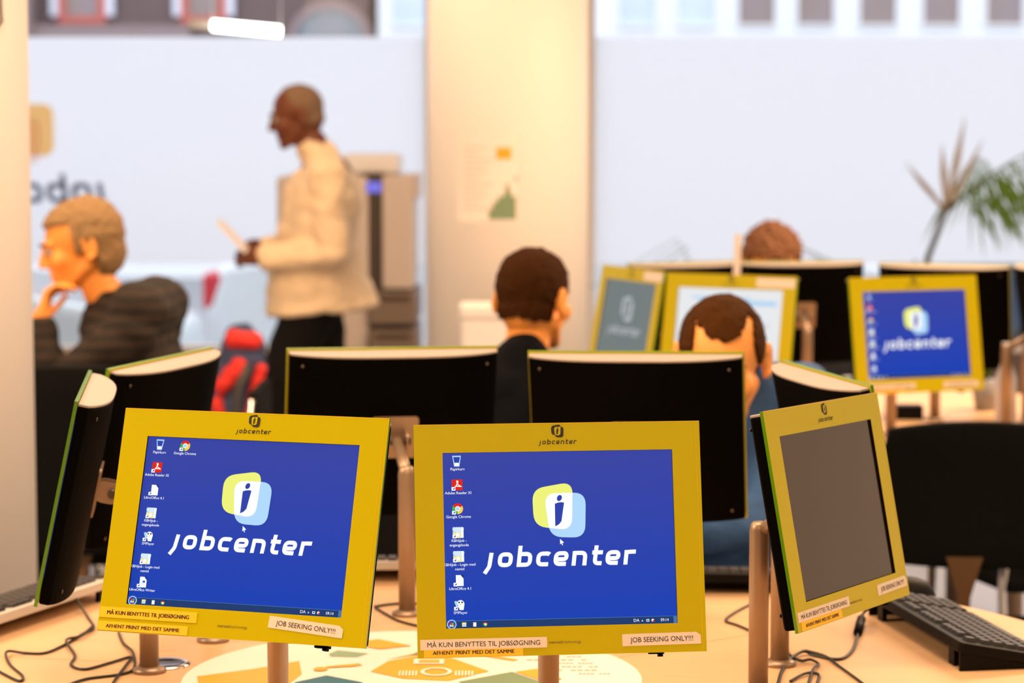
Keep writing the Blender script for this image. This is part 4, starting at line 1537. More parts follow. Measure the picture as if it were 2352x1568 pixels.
pp.add([pa - w_ * 0.5 - nn, pa + w_ * 0.5 - nn, pb + w_ * 0.5 - nn, pb - w_ * 0.5 - nn, pa - w_ * 0.5 + nn, pa + w_ * 0.5 + nn, pb + w_ * 0.5 + nn, pb - w_ * 0.5 + nn],
       [(0, 3, 2, 1), (4, 5, 6, 7), (0, 1, 5, 4), (1, 2, 6, 5), (2, 3, 7, 6), (3, 0, 4, 7)], M['paper'])
po = pp.build('folded_paper')
tag(po, 'folded white paper held in front of the walking person', 'paper')


def seated(name_label, hcen, yaw, pitch, skin, hairm, mask, grow, cloth, shoulders, chest, hip, arms, lump=0.003, hands_curl=0.6, roll=0.0, clothname='shirt',
           collar=True, cloth_disp=0.010, ct=0.12, seed=0.0, scale=1.0, leg_dir=None):
    """upper body from hips to head; arms = [(shoulder, elbow, wrist, hand x dir, hand z dir, side)]"""
    T = headT(hcen, yaw, pitch, roll, scale)
    sk = MB()
    head_shapes(sk, T, skin)
    nb = T @ Vector((0, 0.04, -0.15))
    sk.limb(nb, chest, 0.056, 0.10, skin)
    sk.limb(chest, hip, 0.12, 0.13, skin)
    for sh, el, wr, hx, hz, sd in arms:
        sk.limb(sh, el, 0.045, 0.038, skin)
        sk.limb(el, wr, 0.038, 0.028, skin)
        if hx is not None:
            hand(sk, frame(wr, hx, hz), skin, 0.95, hands_curl, sd)
    ld = Vector(leg_dir if leg_dir else (0, -1, 0))
    sd_ = ld.cross(Vector((0, 0, 1)))
    for q in (-1, 1):
        h0 = Vector(hip) + sd_ * 0.09 * q
        kn = h0 + ld * 0.42
        kn.z = 0.50
        sk.limb(h0, kn, 0.085, 0.055, skin)
        sk.limb(kn, (kn.x, kn.y, 0.08), 0.05, 0.035, skin)
        sk.limb((kn.x, kn.y, 0.05), (kn.x + ld.x * 0.14, kn.y + ld.y * 0.14, 0.04), 0.045, 0.035, skin)
    body = remeshed(sk, 'person', skin, 0.0055, 5)
    tag(body, name_label, 'person')
    eyes(T, body, M['hair_dark'])
    hair(T, body, hairm, mask, grow, lump, seed)
    c = MB()
    s0, s1 = Vector(shoulders[0]), Vector(shoulders[1])
    ch, hp = Vector(chest), Vector(hip)
    c.limb(s0, s1, 0.085, 0.085, cloth, 20)
    off = (s1 - s0).normalized()
    for q in (-1, 0, 1):
        c.limb(ch + off * 0.08 * q, hp + off * 0.08 * q, 0.135, 0.140, cloth, 20)
    if collar:
        c.limb(nb.lerp(ch, ct), nb.lerp(ch, 0.5), 0.068, 0.11, cloth, 20)
    for sh, el, wr, hx, hz, sd in arms:
        c.limb(sh, el, 0.074, 0.060, cloth, 16)
        c.limb(el, Vector(wr).lerp(Vector(el), 0.12), 0.060, 0.045, cloth, 16)
    co_ = remeshed(c, clothname, cloth, 0.009, 5, body, disp=cloth_disp, disp_scale=0.09)
    tr = MB()
    for q in (-1, 1):
        h0 = Vector(hip) + sd_ * 0.09 * q
        kn = h0 + ld * 0.42
        kn.z = 0.50
        tr.limb(h0, kn, 0.105, 0.075, M['trousers'], 16)
        tr.limb(kn, (kn.x, kn.y, 0.11), 0.072, 0.058, M['trousers'], 16)
    remeshed(tr, 'trousers', M['trousers'], 0.012, 4, body)
    for q in (-1, 1):
        h0 = Vector(hip) + sd_ * 0.09 * q
        kn = h0 + ld * 0.42
        so = MB()
        so.limb((kn.x - ld.x * 0.03, kn.y - ld.y * 0.03, 0.056), (kn.x + ld.x * 0.16, kn.y + ld.y * 0.16, 0.050), 0.056, 0.050, M['black'], 16)
        so.build('shoe', body)
    return body


# --- man with a side parting of receding hair, blue denim shirt, facing the camera and looking down
def mask_denim(p, n):
    # receding front with a rounded tuft in the middle, full sides and back
    a = abs(p.x - 0.004)
    if p.y < 0.0:
        zl = 0.074 + (0.011 * min(1.0, max(0.0, (a - 0.020) / 0.018))) if a < 0.052 else 0.085 - 7.0 * (a - 0.052)
        zl += 0.25 * max(0, p.y + 0.045)
        return p.z - max(zl, -0.012) + 0.009 * n
    if p.y < 0.028:
        return p.z - (0.002 if a > 0.05 else 0.06) + 0.004 * n
    return p.z + 0.055 + 0.006 * n


seated('person with short brown receding hair in blue denim, head bent behind a black monitor back', (0.424, 4.86, 1.087), R(-6), R(20), M['skin_pale'], M['hair_brown'], mask_denim,
       0.006, M['denim'], ((0.20, 5.03, 0.985), (0.60, 5.03, 0.985)), (0.41, 5.03, 0.88), (0.40, 5.20, 0.56),
       [((0.63, 5.03, 0.975), (0.50, 4.86, 0.76), (0.30, 4.66, 0.775), (-0.6, -0.7, -0.1), (0.1, -0.1, 1), 1),
        ((0.18, 5.03, 0.975), (0.12, 4.88, 0.78), (0.20, 4.66, 0.775), (0.2, -0.9, -0.1), (0, 0, 1), -1)], lump=0.0025, seed=2.0, scale=1.07, leg_dir=(0, -1, 0))


# --- dark-haired man from behind, head turned to the right
def mask_back(p, n):
    if p.y < -0.02:
        return p.z - 0.062 + 0.006 * n
    if p.y < 0.028:
        return p.z - 0.012 + 0.004 * n if abs(p.x) > 0.05 else p.z
    return p.z + 0.046 - 0.10 * max(0, 0.05 - abs(p.x)) + 0.006 * n


seated('person with short dark hair in a dark navy top, seen from behind, turned right', (0.054, 5.72, 1.148), R(150), R(6), M['skin'], M['hair_dark'], mask_back,
       lambda p: 0.006 + 0.005 * max(0, min(1, (p.z - 0.02) / 0.06)), M['navy'], ((-0.10, 5.64, 0.935), (0.18, 5.76, 0.935)), (0.02, 5.72, 0.86), (-0.02, 5.62, 0.54),
       [((-0.14, 5.66, 0.94), (-0.10, 5.86, 0.74), (0.10, 6.0, 0.765), (0.8, 0.5, 0), (0, 0, 1), 1),
        ((0.22, 5.80, 0.94), (0.36, 5.92, 0.755), (0.42, 6.05, 0.765), (0.4, 0.8, 0), (0, 0, 1), -1)], lump=0.003, ct=-0.04, seed=5.0, scale=1.0, leg_dir=(0.45, 0.89, 0))


# --- grey-blond man at the left, in profile, chin on his hand
def mask_full(p, n):
    if p.y < -0.015:
        return p.z - 0.070 + 0.006 * n
    if p.y < 0.03:
        return p.z + 0.012 + 0.005 * n
    return p.z + 0.080 + 0.006 * n


hl = (-1.238, 6.9, 1.22)
seated('person with grey-blond hair in a dark striped sweater, chin on hand, seated at left', hl, R(-74), R(14), M['skin'], M['hair_grey'], mask_full,
       lambda p: 0.012 + 0.012 * max(0, min(1, (p.y - 0.0) / 0.08)), M['knit'], ((-1.05, 6.76, 1.045), (-1.03, 7.08, 1.045)), (-1.10, 6.92, 0.90), (-0.99, 6.92, 0.57),
       [((-1.06, 6.74, 0.99), (-1.29, 6.72, 0.80), (-1.325, 6.78, 1.020), (0.25, 0.25, 0.95), (-0.9, 0.1, 0.2), 1),
        ((-1.04, 7.10, 0.98), (-1.20, 7.10, 0.80), (-1.36, 6.98, 0.80), (-0.9, -0.1, 0.0), (0, 0, 1), 1)], lump=0.004, hands_curl=0.9, seed=8.0, scale=1.06, clothname='sweater',
       leg_dir=(-1, 0, 0))


# --- curly brown head behind the far monitors
def mask_curl(p, n):
    if p.y < -0.02:
        return p.z - 0.052 + 0.01 * n
    return p.z + 0.05 + 0.01 * n


seated('person with curly brown hair, only the top of the head above the far monitors', (0.855, 7.95, 1.112), R(8), R(24), M['skin'], M['hair_curly'], mask_curl,
       0.018, M['navy'], ((0.67, 8.05, 0.95), (1.03, 8.05, 0.95)), (0.85, 8.06, 0.85), (0.85, 8.15, 0.55),
       [((0.66, 8.05, 0.94), (0.62, 7.85, 0.76), (0.74, 7.66, 0.77), (0.3, -0.9, 0), (0, 0, 1), -1),
        ((1.04, 8.05, 0.94), (1.08, 7.85, 0.76), (0.96, 7.66, 0.77), (-0.3, -0.9, 0), (0, 0, 1), 1)], lump=0.013, seed=11.0, scale=1.0, leg_dir=(0, -1, 0))


# ------------------------------------------------------------------ chairs
def chair(loc, rz, label, w=0.46, h0=0.56, h1=0.92, bh=None):
    """back panel at local y=0 curving forward at its ends, seat towards +y"""
    t = thing('office_chair', label, 'chair', loc, rz, 'black office chairs')
    b_ = MB()
    N = 12
    vs, fs = [], []
    for j in range(7):
        z = h0 + (h1 - h0) * j / 6
        for i in range(N + 1):
            u = -1 + 2 * i / N
            x = w / 2 * u * (1.0 - (0.04 if j in (0, 6) else 0))
            y = 0.045 * u * u + 0.02 * math.sin(PI * j / 6) * -1
            zz = z - (0.012 * u * u if j == 6 else 0) + (0.02 * u * u if j == 0 else 0)
            vs.append((x, y, zz))
    K = len(vs)
    vs += [(x, y + 0.035, z) for x, y, z in vs]
    for j in range(6):
        for i in range(N):
            a = j * (N + 1) + i
            fs.append((a, a + 1, a + N + 2, a + N + 1))
            fs.append((K + a, K + a + N + 1, K + a + N + 2, K + a + 1))
    for i in range(N):
        fs.append((i, K + i, K + i + 1, i + 1))
        a = 6 * (N + 1) + i
        fs.append((a, a + 1, K + a + 1, K + a))
    for j in range(6):
        a = j * (N + 1)
        fs.append((a, a + N + 1, K + a + N + 1, K + a))
        a = j * (N + 1) + N
        fs.append((a, K + a, K + a + N + 1, a + N + 1))
    b_.add(vs, fs, M['chair_black'], True)
    b_.build('backrest', t, bevel=0.008)
    s_ = MB()
    s_.prism(rounded_rect(-0.235, 0.235, 0.08, 0.53, 0.06, 5), 0.43, 0.485, M['chair_black'])
    s_.build('seat', t, bevel=0.015)
    sp = MB()
    sp.prism([(0.035 - 0.009, 0.22), (0.035 + 0.009, 0.22), (0.035 + 0.014, h0 - 0.06), (0.035 + 0.040, h0 + 0.03), (0.035 - 0.040, h0 + 0.03), (0.035 - 0.014, h0 - 0.06)], 0.0, 0.012, M['brown_metal'],
             M4=Matrix(((1, 0, 0, 0), (0, 0, 1, 0.045), (0, 1, 0, 0), (0, 0, 0, 1))) @ Matrix.Identity(4))
    sp.build('back_spine', t)
    MB().tube([(0, 0.30, 0.10), (0, 0.30, 0.43)], 0.028, M['chrome'], 18).build('gas_column', t)
    for sx_ in (-1, 1):
        ar = MB()
        ar.tube([(0.10 * sx_, 0.22, 0.425), (0.275 * sx_, 0.20, 0.44), (0.285 * sx_, 0.18, 0.60), (0.285 * sx_, 0.19, 0.66)], 0.011, M['dark_teal'], 12)
        ar.box(0.285 * sx_ - 0.022, 0.285 * sx_ + 0.022, 0.10, 0.34, 0.655, 0.68, M['chair_black'])
        ar.build('armrest', t)
    for k in range(5):
        a = 2 * PI * k / 5 + 0.3
        lg = MB()
        e = (0.29 * math.cos(a), 0.30 + 0.29 * math.sin(a))
        lg.tube([(0, 0.30, 0.125), (e[0], e[1], 0.085)], 0.02, M['chrome'], 12, r1=0.013)
        L = lg.build('leg', t)
        wv = MB()
        wv.tube([(e[0] - 0.012, e[1], 0.027), (e[0] + 0.012, e[1], 0.027)], 0.027, M['tyre'], 16)
        wv.tube([(e[0], e[1], 0.05), (e[0], e[1], 0.09)], 0.008, M['chrome'], 8)
        wv.build('caster', L)
    return t


chair((1.045, 5.36, 0), R(175), 'black office chair drawn up to the near table, right of the switched-off monitor', w=0.43, h0=0.575, h1=0.905)
chair((-1.14, 6.08, 0), R(3), 'black office chair standing behind the edge-on monitor at left', w=0.48, h0=0.47, h1=0.955)

# sled-base steel chair frame standing behind the black one
sl = thing('meeting_chair', 'steel-framed chair standing behind the black office chair at right', 'chair', (1.34, 5.93, 0), R(15))
s_ = MB()
for sx_ in (-1, 1):
    s_.tube([(0.22 * sx_, 0.22, 0.45), (0.22 * sx_, 0.25, 0.02), (0.22 * sx_, -0.22, 0.02), (0.22 * sx_, -0.17, 0.45), (0.22 * sx_, -0.24, 0.82)], 0.011, M['chrome'], 10)
s_.tube([(-0.22, 0.25, 0.02), (0.22, 0.25, 0.02)], 0.011, M['chrome'], 10)
s_.build('frame', sl)
MB().prism(rounded_rect(-0.22, 0.22, -0.2, 0.23, 0.04, 4), 0.45, 0.475, M['chair_black']).build('seat', sl, bevel=0.008)
MB().box(-0.21, 0.21, -0.245, -0.225, 0.60, 0.82, M['chair_black']).build('backrest', sl, bevel=0.008)
for nm, lx, ly in (('seat_under_dark', 0, 0),):
    pass


def plain_chair(loc, rz, label, mat_='chair_black'):
    c = thing('visitor_chair', label, 'chair', loc, rz, 'visitor chairs under seated people')
    MB().prism(rounded_rect(-0.22, 0.22, -0.22, 0.22, 0.04, 4), 0.41, 0.44, M[mat_]).build('seat', c, bevel=0.008)
    q = MB()
    q.prism(rounded_rect(-0.21, 0.21, 0.55, 0.82, 0.03, 4), -0.2575, -0.235, M[mat_], M4=Matrix(((1, 0, 0, 0), (0, 0, 1, 0), (0, 1, 0, 0), (0, 0, 0, 1))))
    q.build('backrest', c)
    for sx_ in (-1, 1):
        for sy_ in (-1, 1):
            l_ = MB()
            if sy_ < 0:
                l_.tube([(0.2 * sx_, -0.21, 0.0), (0.2 * sx_, -0.205, 0.41), (0.2 * sx_, -0.245, 0.80)], 0.011, M['chrome'], 10)
            else:
                l_.tube([(0.2 * sx_, 0.2, 0.0), (0.2 * sx_, 0.195, 0.41)], 0.011, M['chrome'], 10)
            l_.build('leg', c)
    return c


plain_chair((0.40, 5.23, 0), R(180), 'chair under the person in blue denim, hidden by monitors')
plain_chair((-0.05, 5.58, 0), R(-27), 'chair under the dark-haired person seen from behind')
plain_chair((-0.97, 6.92, 0), R(90), 'chair under the person in the striped sweater')
plain_chair((0.85, 8.18, 0), R(180), 'chair under the curly-haired person behind the far table')

# desk in front of the man at the left
dk = thing('side_desk', 'pale desk at which the person in the striped sweater leans', 'desk', (-1.66, 7.06, 0))
MB().box(-0.42, 0.42, -0.38, 0.38, 0.715, 0.74, M['beech']).build('desktop', dk, bevel=0.003)
for sx_ in (-1, 1):
    for sy_ in (-1, 1):
        MB().tube([(0.38 * sx_, 0.34 * sy_, 0), (0.38 * sx_, 0.34 * sy_, 0.715)], 0.018, M['chrome'], 12).build('leg', dk)


# ------------------------------------------------------------------ copier behind the walking man
cp = thing('photocopier', 'tall beige photocopier with a violet display behind the walking person', 'photocopier', (-0.70, 10.45, 0), R(0))
b_ = MB()
b_.box(-0.29, 0.10, -0.28, 0.30, 0.62, 1.36, M['beige_machine'])
b_.build('body', cp, bevel=0.02)
b_ = MB()
b_.box(0.155, 0.285, -0.30, 0.26, 0.885, 1.365, M['beige_machine'])
b_.box(0.283, 0.305, -0.28, 0.20, 1.26, 1.37, M['beige_machine'])
b_.build('output_tower', cp, bevel=0.02)
MB().box(0.08, 0.158, -0.27, 0.22, 0.62, 1.37, M['dark_machine']).build('control_strip', cp, bevel=0.004)
MB().box(0.088, 0.150, -0.280, -0.268, 1.29, 1.335, M['display_violet']).build('display', cp)
MB().box(-0.02, 0.22, -0.24, 0.24, 1.368, 1.452, M['white_machine']).build('scanner_lid', cp, bevel=0.02)
for z0, z1 in ((0.735, 0.875), (0.565, 0.715)):
    dr = MB().box(0.10, 0.30, -0.31, 0.26, z0, z1, M['grey_machine']).build('paper_drawer', cp, bevel=0.01)
    MB().box(0.13, 0.27, -0.318, -0.309, z1 - 0.035, z1 - 0.018, M['dark_machine']).build('drawer_handle', dr)
MB().box(-0.29, 0.32, -0.30, 0.26, 0.06, 0.56, M['beige_machine']).build('base_cabinet', cp, bevel=0.01)
MB().box(-0.12, 0.12, -0.312, -0.298, 0.50, 0.545, M['pane_grey']).build('cabinet_display', cp)
for sx_ in (-1, 1):
    for sy_ in (-1, 1):
        MB().tube([(0.24 * sx_ - 0.012, 0.22 * sy_, 0.03), (0.24 * sx_ + 0.012, 0.22 * sy_, 0.03)], 0.03, M['tyre'], 14).build('caster', cp)

# ------------------------------------------------------------------ notice on the column, white bin in front of it
def curved_sheet(mb, x0, x1, z0, z1, r, m, n=8, th=0.0):
    """strip wrapped on the column (local: column axis at the origin)"""
    vs, fs = [], []
    for i in range(n + 1):
        a = (x0 + (x1 - x0) * i / n) / 0.283
        for z in (z0, z1):
            vs.append((r * math.sin(a), -r * math.cos(a), z))
    for i in range(n):
        fs.append((2 * i, 2 * i + 2, 2 * i + 3, 2 * i + 1))
    mb.add(vs, fs, m)


nz = MB()
curved_sheet(nz, -0.188, 0.036, 1.235, 1.540, 0.2842, M['paper'])
nt_ = nz.build('notice_sheet')
nt_.location = (-0.014, 8.6, 0)
tag(nt_, 'white notice with an orange square and a green tree shape, taped to the round column', 'notice')
q = MB()
curved_sheet(q, -0.040, 0.012, 1.452, 1.492, 0.2848, M['dot_yellow'], 3)
q.build('orange_square', nt_)
q = MB()
curved_sheet(q, 0.022, 0.034, 1.378, 1.392, 0.2848, M['grey_print'], 2)
q.build('grey_mark', nt_)
q = MB()
for k, (a0, a1, z0, z1) in enumerate(((-0.066, 0.028, 1.245, 1.28), (-0.052, 0.028, 1.28, 1.305), (-0.035, 0.028, 1.305, 1.325), (-0.012, 0.012, 1.325, 1.345), (-0.006, 0.004, 1.345, 1.37))):
    curved_sheet(q, a0, a1, z0, z1, 0.2850, M['green_print'], 4)
q.build('green_tree_print', nt_)['label'] = 'pale green tree silhouette'
q = MB()
M['red_print'] = mat('pale_red_print', (0.80, 0.60, 0.54), 0.6, noise_amt=0.02)
for k in range(11):
    curved_sheet(q, -0.160, -0.160 + (0.09, 0.06, 0.11, 0.08)[k % 4], 1.49 - k * 0.021, 1.495 - k * 0.021, 0.2850, M['red_print'], 4)
q.build('printed_lines', nt_)

wbx = thing('waste_bin', 'white plastic bin standing in front of the round column', 'bin', (-0.085, 8.05, 0))
b_ = MB()
b_.prism(rounded_rect(-0.085, 0.105, -0.10, 0.10, 0.02, 4), 0.0, 0.93, M['white_machine'])
b_.build('bin_body', wbx, bevel=0.006)
b_ = MB()
b_.prism(rounded_rect(-0.09, 0.11, -0.105, 0.105, 0.02, 4), 0.93, 0.975, M['white_machine'])
b_.build('lid', wbx, bevel=0.008)


# ------------------------------------------------------------------ red and slate bag on a stool
st = thing('low_stool', 'dark low stool under the red and slate bag', 'stool', (-1.02, 8.45, 0))
MB().prism(rounded_rect(-0.17, 0.17, -0.15, 0.15, 0.03, 4), 0.40, 0.43, M['sill']).build('seat', st, bevel=0.005)
for sx_ in (-1, 1):
    for sy_ in (-1, 1):
        MB().tube([(0.14 * sx_, 0.12 * sy_, 0), (0.14 * sx_, 0.12 * sy_, 0.40)], 0.013, M['sill'], 10).build('leg', st)
bg = MB()
bg.limb((-1.04, 8.45, 0.50), (-1.00, 8.45, 0.80), 0.085, 0.065, M['navy_cloth'], 18)
bg.limb((-1.00, 8.45, 0.50), (-0.97, 8.45, 0.78), 0.075, 0.06, M['navy_cloth'], 18)
for _v in bg.v:
    _v.x += 0.05
bgo = remeshed(bg, 'rucksack', M['navy_cloth'], 0.008, 5, disp=0.010, disp_scale=0.06)
zmin = min(v.co.z for v in bgo.data.vertices)
for v in bgo.data.vertices:
    v.co.z += 0.431 - zmin
tag(bgo, 'red and slate-blue rucksack on a stool beside the walking person', 'bag')
rd = MB()
rd.limb((-1.02, 8.40, 0.825), (-0.95, 8.40, 0.82), 0.034, 0.030, M['red_cloth'], 16)
rd.limb((-1.00, 8.375, 0.73), (-1.06, 8.375, 0.66), 0.035, 0.028, M['red_cloth'], 14)
rd.limb((-0.925, 8.385, 0.72), (-0.965, 8.385, 0.56), 0.022, 0.022, M['red_cloth'], 12)
rd.limb((-1.075, 8.385, 0.60), (-1.055, 8.385, 0.54), 0.026, 0.020, M['red_cloth'], 12)
for _v in rd.v:
    _v.x += 0.05
remeshed(rd, 'red_flap', M['red_cloth'], 0.006, 4, bgo, disp=0.006, disp_scale=0.05)['label'] = 'bright red flap and side panels'
sr = MB()
sr.tube([(-0.965, 8.36, 0.74), (-1.000, 8.345, 0.66), (-1.010, 8.345, 0.56), (-1.000, 8.36, 0.47)], 0.016, M['strap'], 12)
for _v in sr.v:
    _v.x += 0.05
sr.build('strap', bgo)

# ------------------------------------------------------------------ upright card and small items on the far table
cd = MB().box(-0.016, 0.016, -0.003, 0.003, 0.0, 0.305, M['white_machine']).build('acrylic_strip')
cd.location = (0.642, 6.93, 0.938)
cd.rotation_euler = (0.0, R(6), 0)
bpy.data.objects.remove(cd)
lh = thing('card_holder', 'tall narrow white card in a stand between two far monitors', 'card holder', (0.622, 6.80, TABLE_Z), 0)
MB().box(-0.010, 0.010, -0.002, 0.002, 0.02, 0.53, M['white_machine'], M4=Matrix.Rotation(R(1.5), 4, 'Y')).build('card', lh)
MB().lathe([(0.04, 0), (0.04, 0.01), (0.01, 0.02)], M['chrome'], 24).build('foot', lh)


def bottle(loc, h, r, m, label):
    o = MB().lathe([(r, 0), (r, h * 0.6), (r * 0.45, h * 0.78), (r * 0.4, h * 0.95), (r * 0.45, h)], m, 20).build('drinking_bottle')
    o.location = loc
    return tag(o, label, 'bottle', 'bottles on the far table')


M['clear_plastic'] = mat('pale_blue_plastic', (0.55, 0.60, 0.75), 0.08, coat=0.8, noise_amt=0.1)
bottle((0.905, 6.50, TABLE_Z), 0.16, 0.028, M['clear_plastic'], 'pale bottle left of the lit blue far screen')
bottle((1.36, 6.62, TABLE_Z), 0.24, 0.03, M['clear_plastic'], 'pale bottle right of the lit blue far screen')
cp2 = MB().lathe([(0.028, 0), (0.040, 0.09), (0.036, 0.09), (0.025, 0.006)], M['white_machine'], 24).build('paper_cup')
cp2.location = (0.955, 6.60, TABLE_Z)
tag(cp2, 'white cup beside the pale bottle on the far table', 'cup')
cup = cp2.copy()
COL.objects.link(cup)
cup.location = (0.215, 6.60, TABLE_Z)
cup['label'] = 'white cup at the left rim of the far table near the column'
bowl = MB().ball((0, 0, 0.030), 0.030, M['white_machine']).build('white_ball')
bowl.location = (0.262, 6.42, TABLE_Z)
tag(bowl, 'small round white webcam left of the grey-screen monitor', 'webcam')
lf = MB()
for k in range(14):
    a = 2 * PI * k / 14
    lf.tube([(0, 0, 0.09), (0.03 * math.cos(a), 0.03 * math.sin(a), 0.15 + 0.01 * (k % 3)), (0.06 * math.cos(a), 0.06 * math.sin(a), 0.13 + 0.03 * (k % 2))], 0.006, M['leaf'], 6, r1=0.002)
hp_ = thing('small_potted_plant', 'little green plant between the far monitors at right', 'plant', (1.395, 7.08, TABLE_Z))
MB().lathe([(0.03, 0), (0.045, 0.09), (0.04, 0.09)], M['pot'], 20).build('pot', hp_)
lf.build('leaves', hp_)
dev = MB().box(-0.05, 0.05, -0.03, 0.03, 0, 0.04, M['kb_black']).build('docking_box')
dev.location = (1.12, 6.86, TABLE_Z)
tag(dev, 'small black box on the far table behind the poles', 'box')


# ------------------------------------------------------------------ palm by the window
def frond(mb_leaf, base, direction, length, droop, m, leaflets=22, leaf_len=0.30, width=0.022, rise=0.7):
    d = Vector(direction).normalized()
    side = d.cross(Vector((0, 0, 1))).normalized()
    pts = []
    for k in range(14):
        t = k / 13
        pts.append(Vector(base) + d * length * t + Vector((0, 0, rise * length * t - droop * length * t * t)))
    mb_leaf.tube(pts, 0.006, M['leaf_pale'], 6, r1=0.002)
    for k in range(leaflets):
        t = 0.18 + 0.82 * k / leaflets
        i = min(int(t * 13), 12)
        p = pts[i].lerp(pts[i + 1], t * 13 - i)
        tan = (pts[i + 1] - pts[i]).normalized()
        for s_ in (-1, 1):
            ll = leaf_len * (1 - 0.5 * abs(t - 0.45))
            v = (side * s_ * 0.65 + tan * 0.55 + Vector((0, 0, -0.9 - 0.5 * random.random()))).normalized()
            e = p + v * ll + Vector((0, 0, -0.06))
            mid = p.lerp(e, 0.45) + Vector((0, 0, 0.02))
            wv = tan * width / 2
            mb_leaf.add([p - wv * 0.5, p + wv * 0.5, mid + wv, e, mid - wv], [(0, 1, 2, 3, 4)], m)


pl = thing('potted_palm', 'tall potted palm with arching green fronds in front of the frosted window', 'plant', (1.80, 10.3, 0))
MB().lathe([(0.15, 0), (0.19, 0.32), (0.17, 0.32), (0.165, 0.27)], M['pot'], 32).build('pot', pl)
tk = MB()
tk.tube([(0, 0, 0.27), (0.02, 0, 0.7), (-0.03, 0, 1.0), (0.03, 0, 1.17), (0.07, 0, 1.25)], 0.018, M['trunk'], 12, r1=0.010)
tk.tube([(-0.02, 0, 0.27), (-0.10, 0.0, 0.7), (-0.08, 0, 1.0)], 0.010, M['trunk'], 10, r1=0.006)
tk.build('trunk', pl)
cr_ = (0.05, 0, 1.20)
for (dx, dy, L_, dr, ri) in ((1, -0.1, 0.85, 0.75, 0.85), (1, 0.5, 0.75, 0.9, 0.80), (0.9, -0.6, 0.7, 1.0, 0.8), (0.5, 0.9, 0.6, 0.8, 0.9)):
    f = MB()
    frond(f, cr_, (dx, dy, 0), L_, dr, M['leaf'], 12, 0.36, 0.016, ri + 0.2)
    f.build('frond', pl)
for (x1, z1) in ((-0.135, 1.42), (0.12, 1.62), (0.20, 1.52), (0.02, 1.50), (-0.10, 1.38)):
    f = MB()
    b0 = Vector(cr_)
    e = Vector((x1, -0.02, z1))
    mdl = b0.lerp(e, 0.55)
    sdv = Vector((0.016, 0, 0))
    f.add([b0 - sdv * 0.5, b0 + sdv * 0.5, mdl + sdv, e, mdl - sdv], [(0, 1, 2, 3, 4)], M['leaf_dry'])
    f.add([b0 - sdv * 0.5 + Vector((0, 0.01, 0)), b0 + sdv * 0.5 + Vector((0, 0.01, 0)), mdl + sdv, e, mdl - sdv], [(4, 3, 2, 1, 0)], M['leaf_dry'])
    f.build('dry_spear', pl)['label'] = 'dry tan leaf spear'

pb_ = thing('potted_reed_plant', 'pale thin-leaved plant behind the far monitors, left of the palm', 'plant', (0.95, 10.6, 0))
MB().lathe([(0.12, 0), (0.15, 0.28), (0.14, 0.28), (0.13, 0.24)], M['pot'], 28).build('pot', pb_)
f = MB()
for k in range(30):
    a = random.uniform(0, 2 * PI)
    L_ = random.uniform(0.30, 0.75)
    h_ = random.uniform(0.78, 1.02)
    pts = [Vector((0, 0, 0.24)), Vector((0.10 * math.cos(a), 0.10 * math.sin(a), h_ * 0.8)), Vector((L_ * 0.55 * math.cos(a), L_ * 0.3 * math.sin(a), h_ + 0.06)), Vector((L_ * math.cos(a), L_ * 0.5 * math.sin(a), h_ - 0.05))]
    for i in range(3):
        w0 = Vector((0, 0, 1)).cross(pts[i + 1] - pts[i]).normalized() * 0.004 + Vector((0, 0, 0.0025))
        f.add([pts[i] - w0, pts[i] + w0, pts[i + 1] + w0, pts[i + 1] - w0], [(0, 1, 2, 3)], M['leaf_pale'])
f.build('leaves', pb_)

# ------------------------------------------------------------------ lettering on the window film, read from outside
wl = MB()
wordmark(wl, -2.078, 1.193, 0.100, 11.97, M['film_ink'], mirror=True, adv=-0.1)
wo = wl.build('window_lettering')
tag(wo, 'dark lettering on the frosted window, mirrored as seen from inside', 'lettering')
we = MB()
outer = rounded_rect(-2.72, -2.262, 1.425, 1.680, 0.05, 6)
flat(we, outer, 11.975, M['film_orange'])
flat(we, rounded_rect(-2.72, -2.325, 1.385, 1.615, 0.05, 6), 11.972, M['film_pink'])
weo = we.build('window_emblem')
tag(weo, 'pale orange rounded emblem on the frosted window above the lettering', 'emblem')

# hanging cord at the left edge of the near pillar
hc_ = MB()
hc_.tube([(-1.064, 5.065, 2.05), (-1.063, 5.065, 1.85), (-1.062, 5.062, 1.80), (-1.060, 5.060, 1.775), (-1.068, 5.056, 1.765)], 0.0035, M['bolt'], 8)
hco = hc_.build('hanging_cord')
tag(hco, 'thin dark cord hanging on the near pillar at the left edge', 'cord')

# ------------------------------------------------------------------ glowing tube added for a lamp reflected in the window
lt = thing('tube_lamp', 'glowing white tube lamp hanging high in front of the window', 'lamp', (-1.075, 10.0, 1.955))
A_, B_ = Vector((-0.155, 0.0, 0.025)), Vector((0.125, 0, 0.0))
MB().tube([A_, B_], 0.021, M['tube_glow'], 16).build('tube', lt)
MB().tube([A_ + Vector((-0.11, 0.15, 0.012)), B_ + Vector((-0.16, 0.15, 0.02))], 0.022, M['lamp_shell'], 16).build('reflector_rail', lt)  # second, fainter reflection built as a pale rod
for e in (A_, B_):
    MB().tube([e + Vector((0, 0, 0.024)), Vector((e.x, 0, 3.0 - 1.96))], 0.0015, M['lamp_shell'], 6).build('suspension_wire', lt)  # wires added only to hang the tube

# ------------------------------------------------------------------ outside: street, cars, buildings
struct(MB().box(-30, 30, WY + 0.15, 60, -0.40, -0.25, M['asphalt']), 'street')


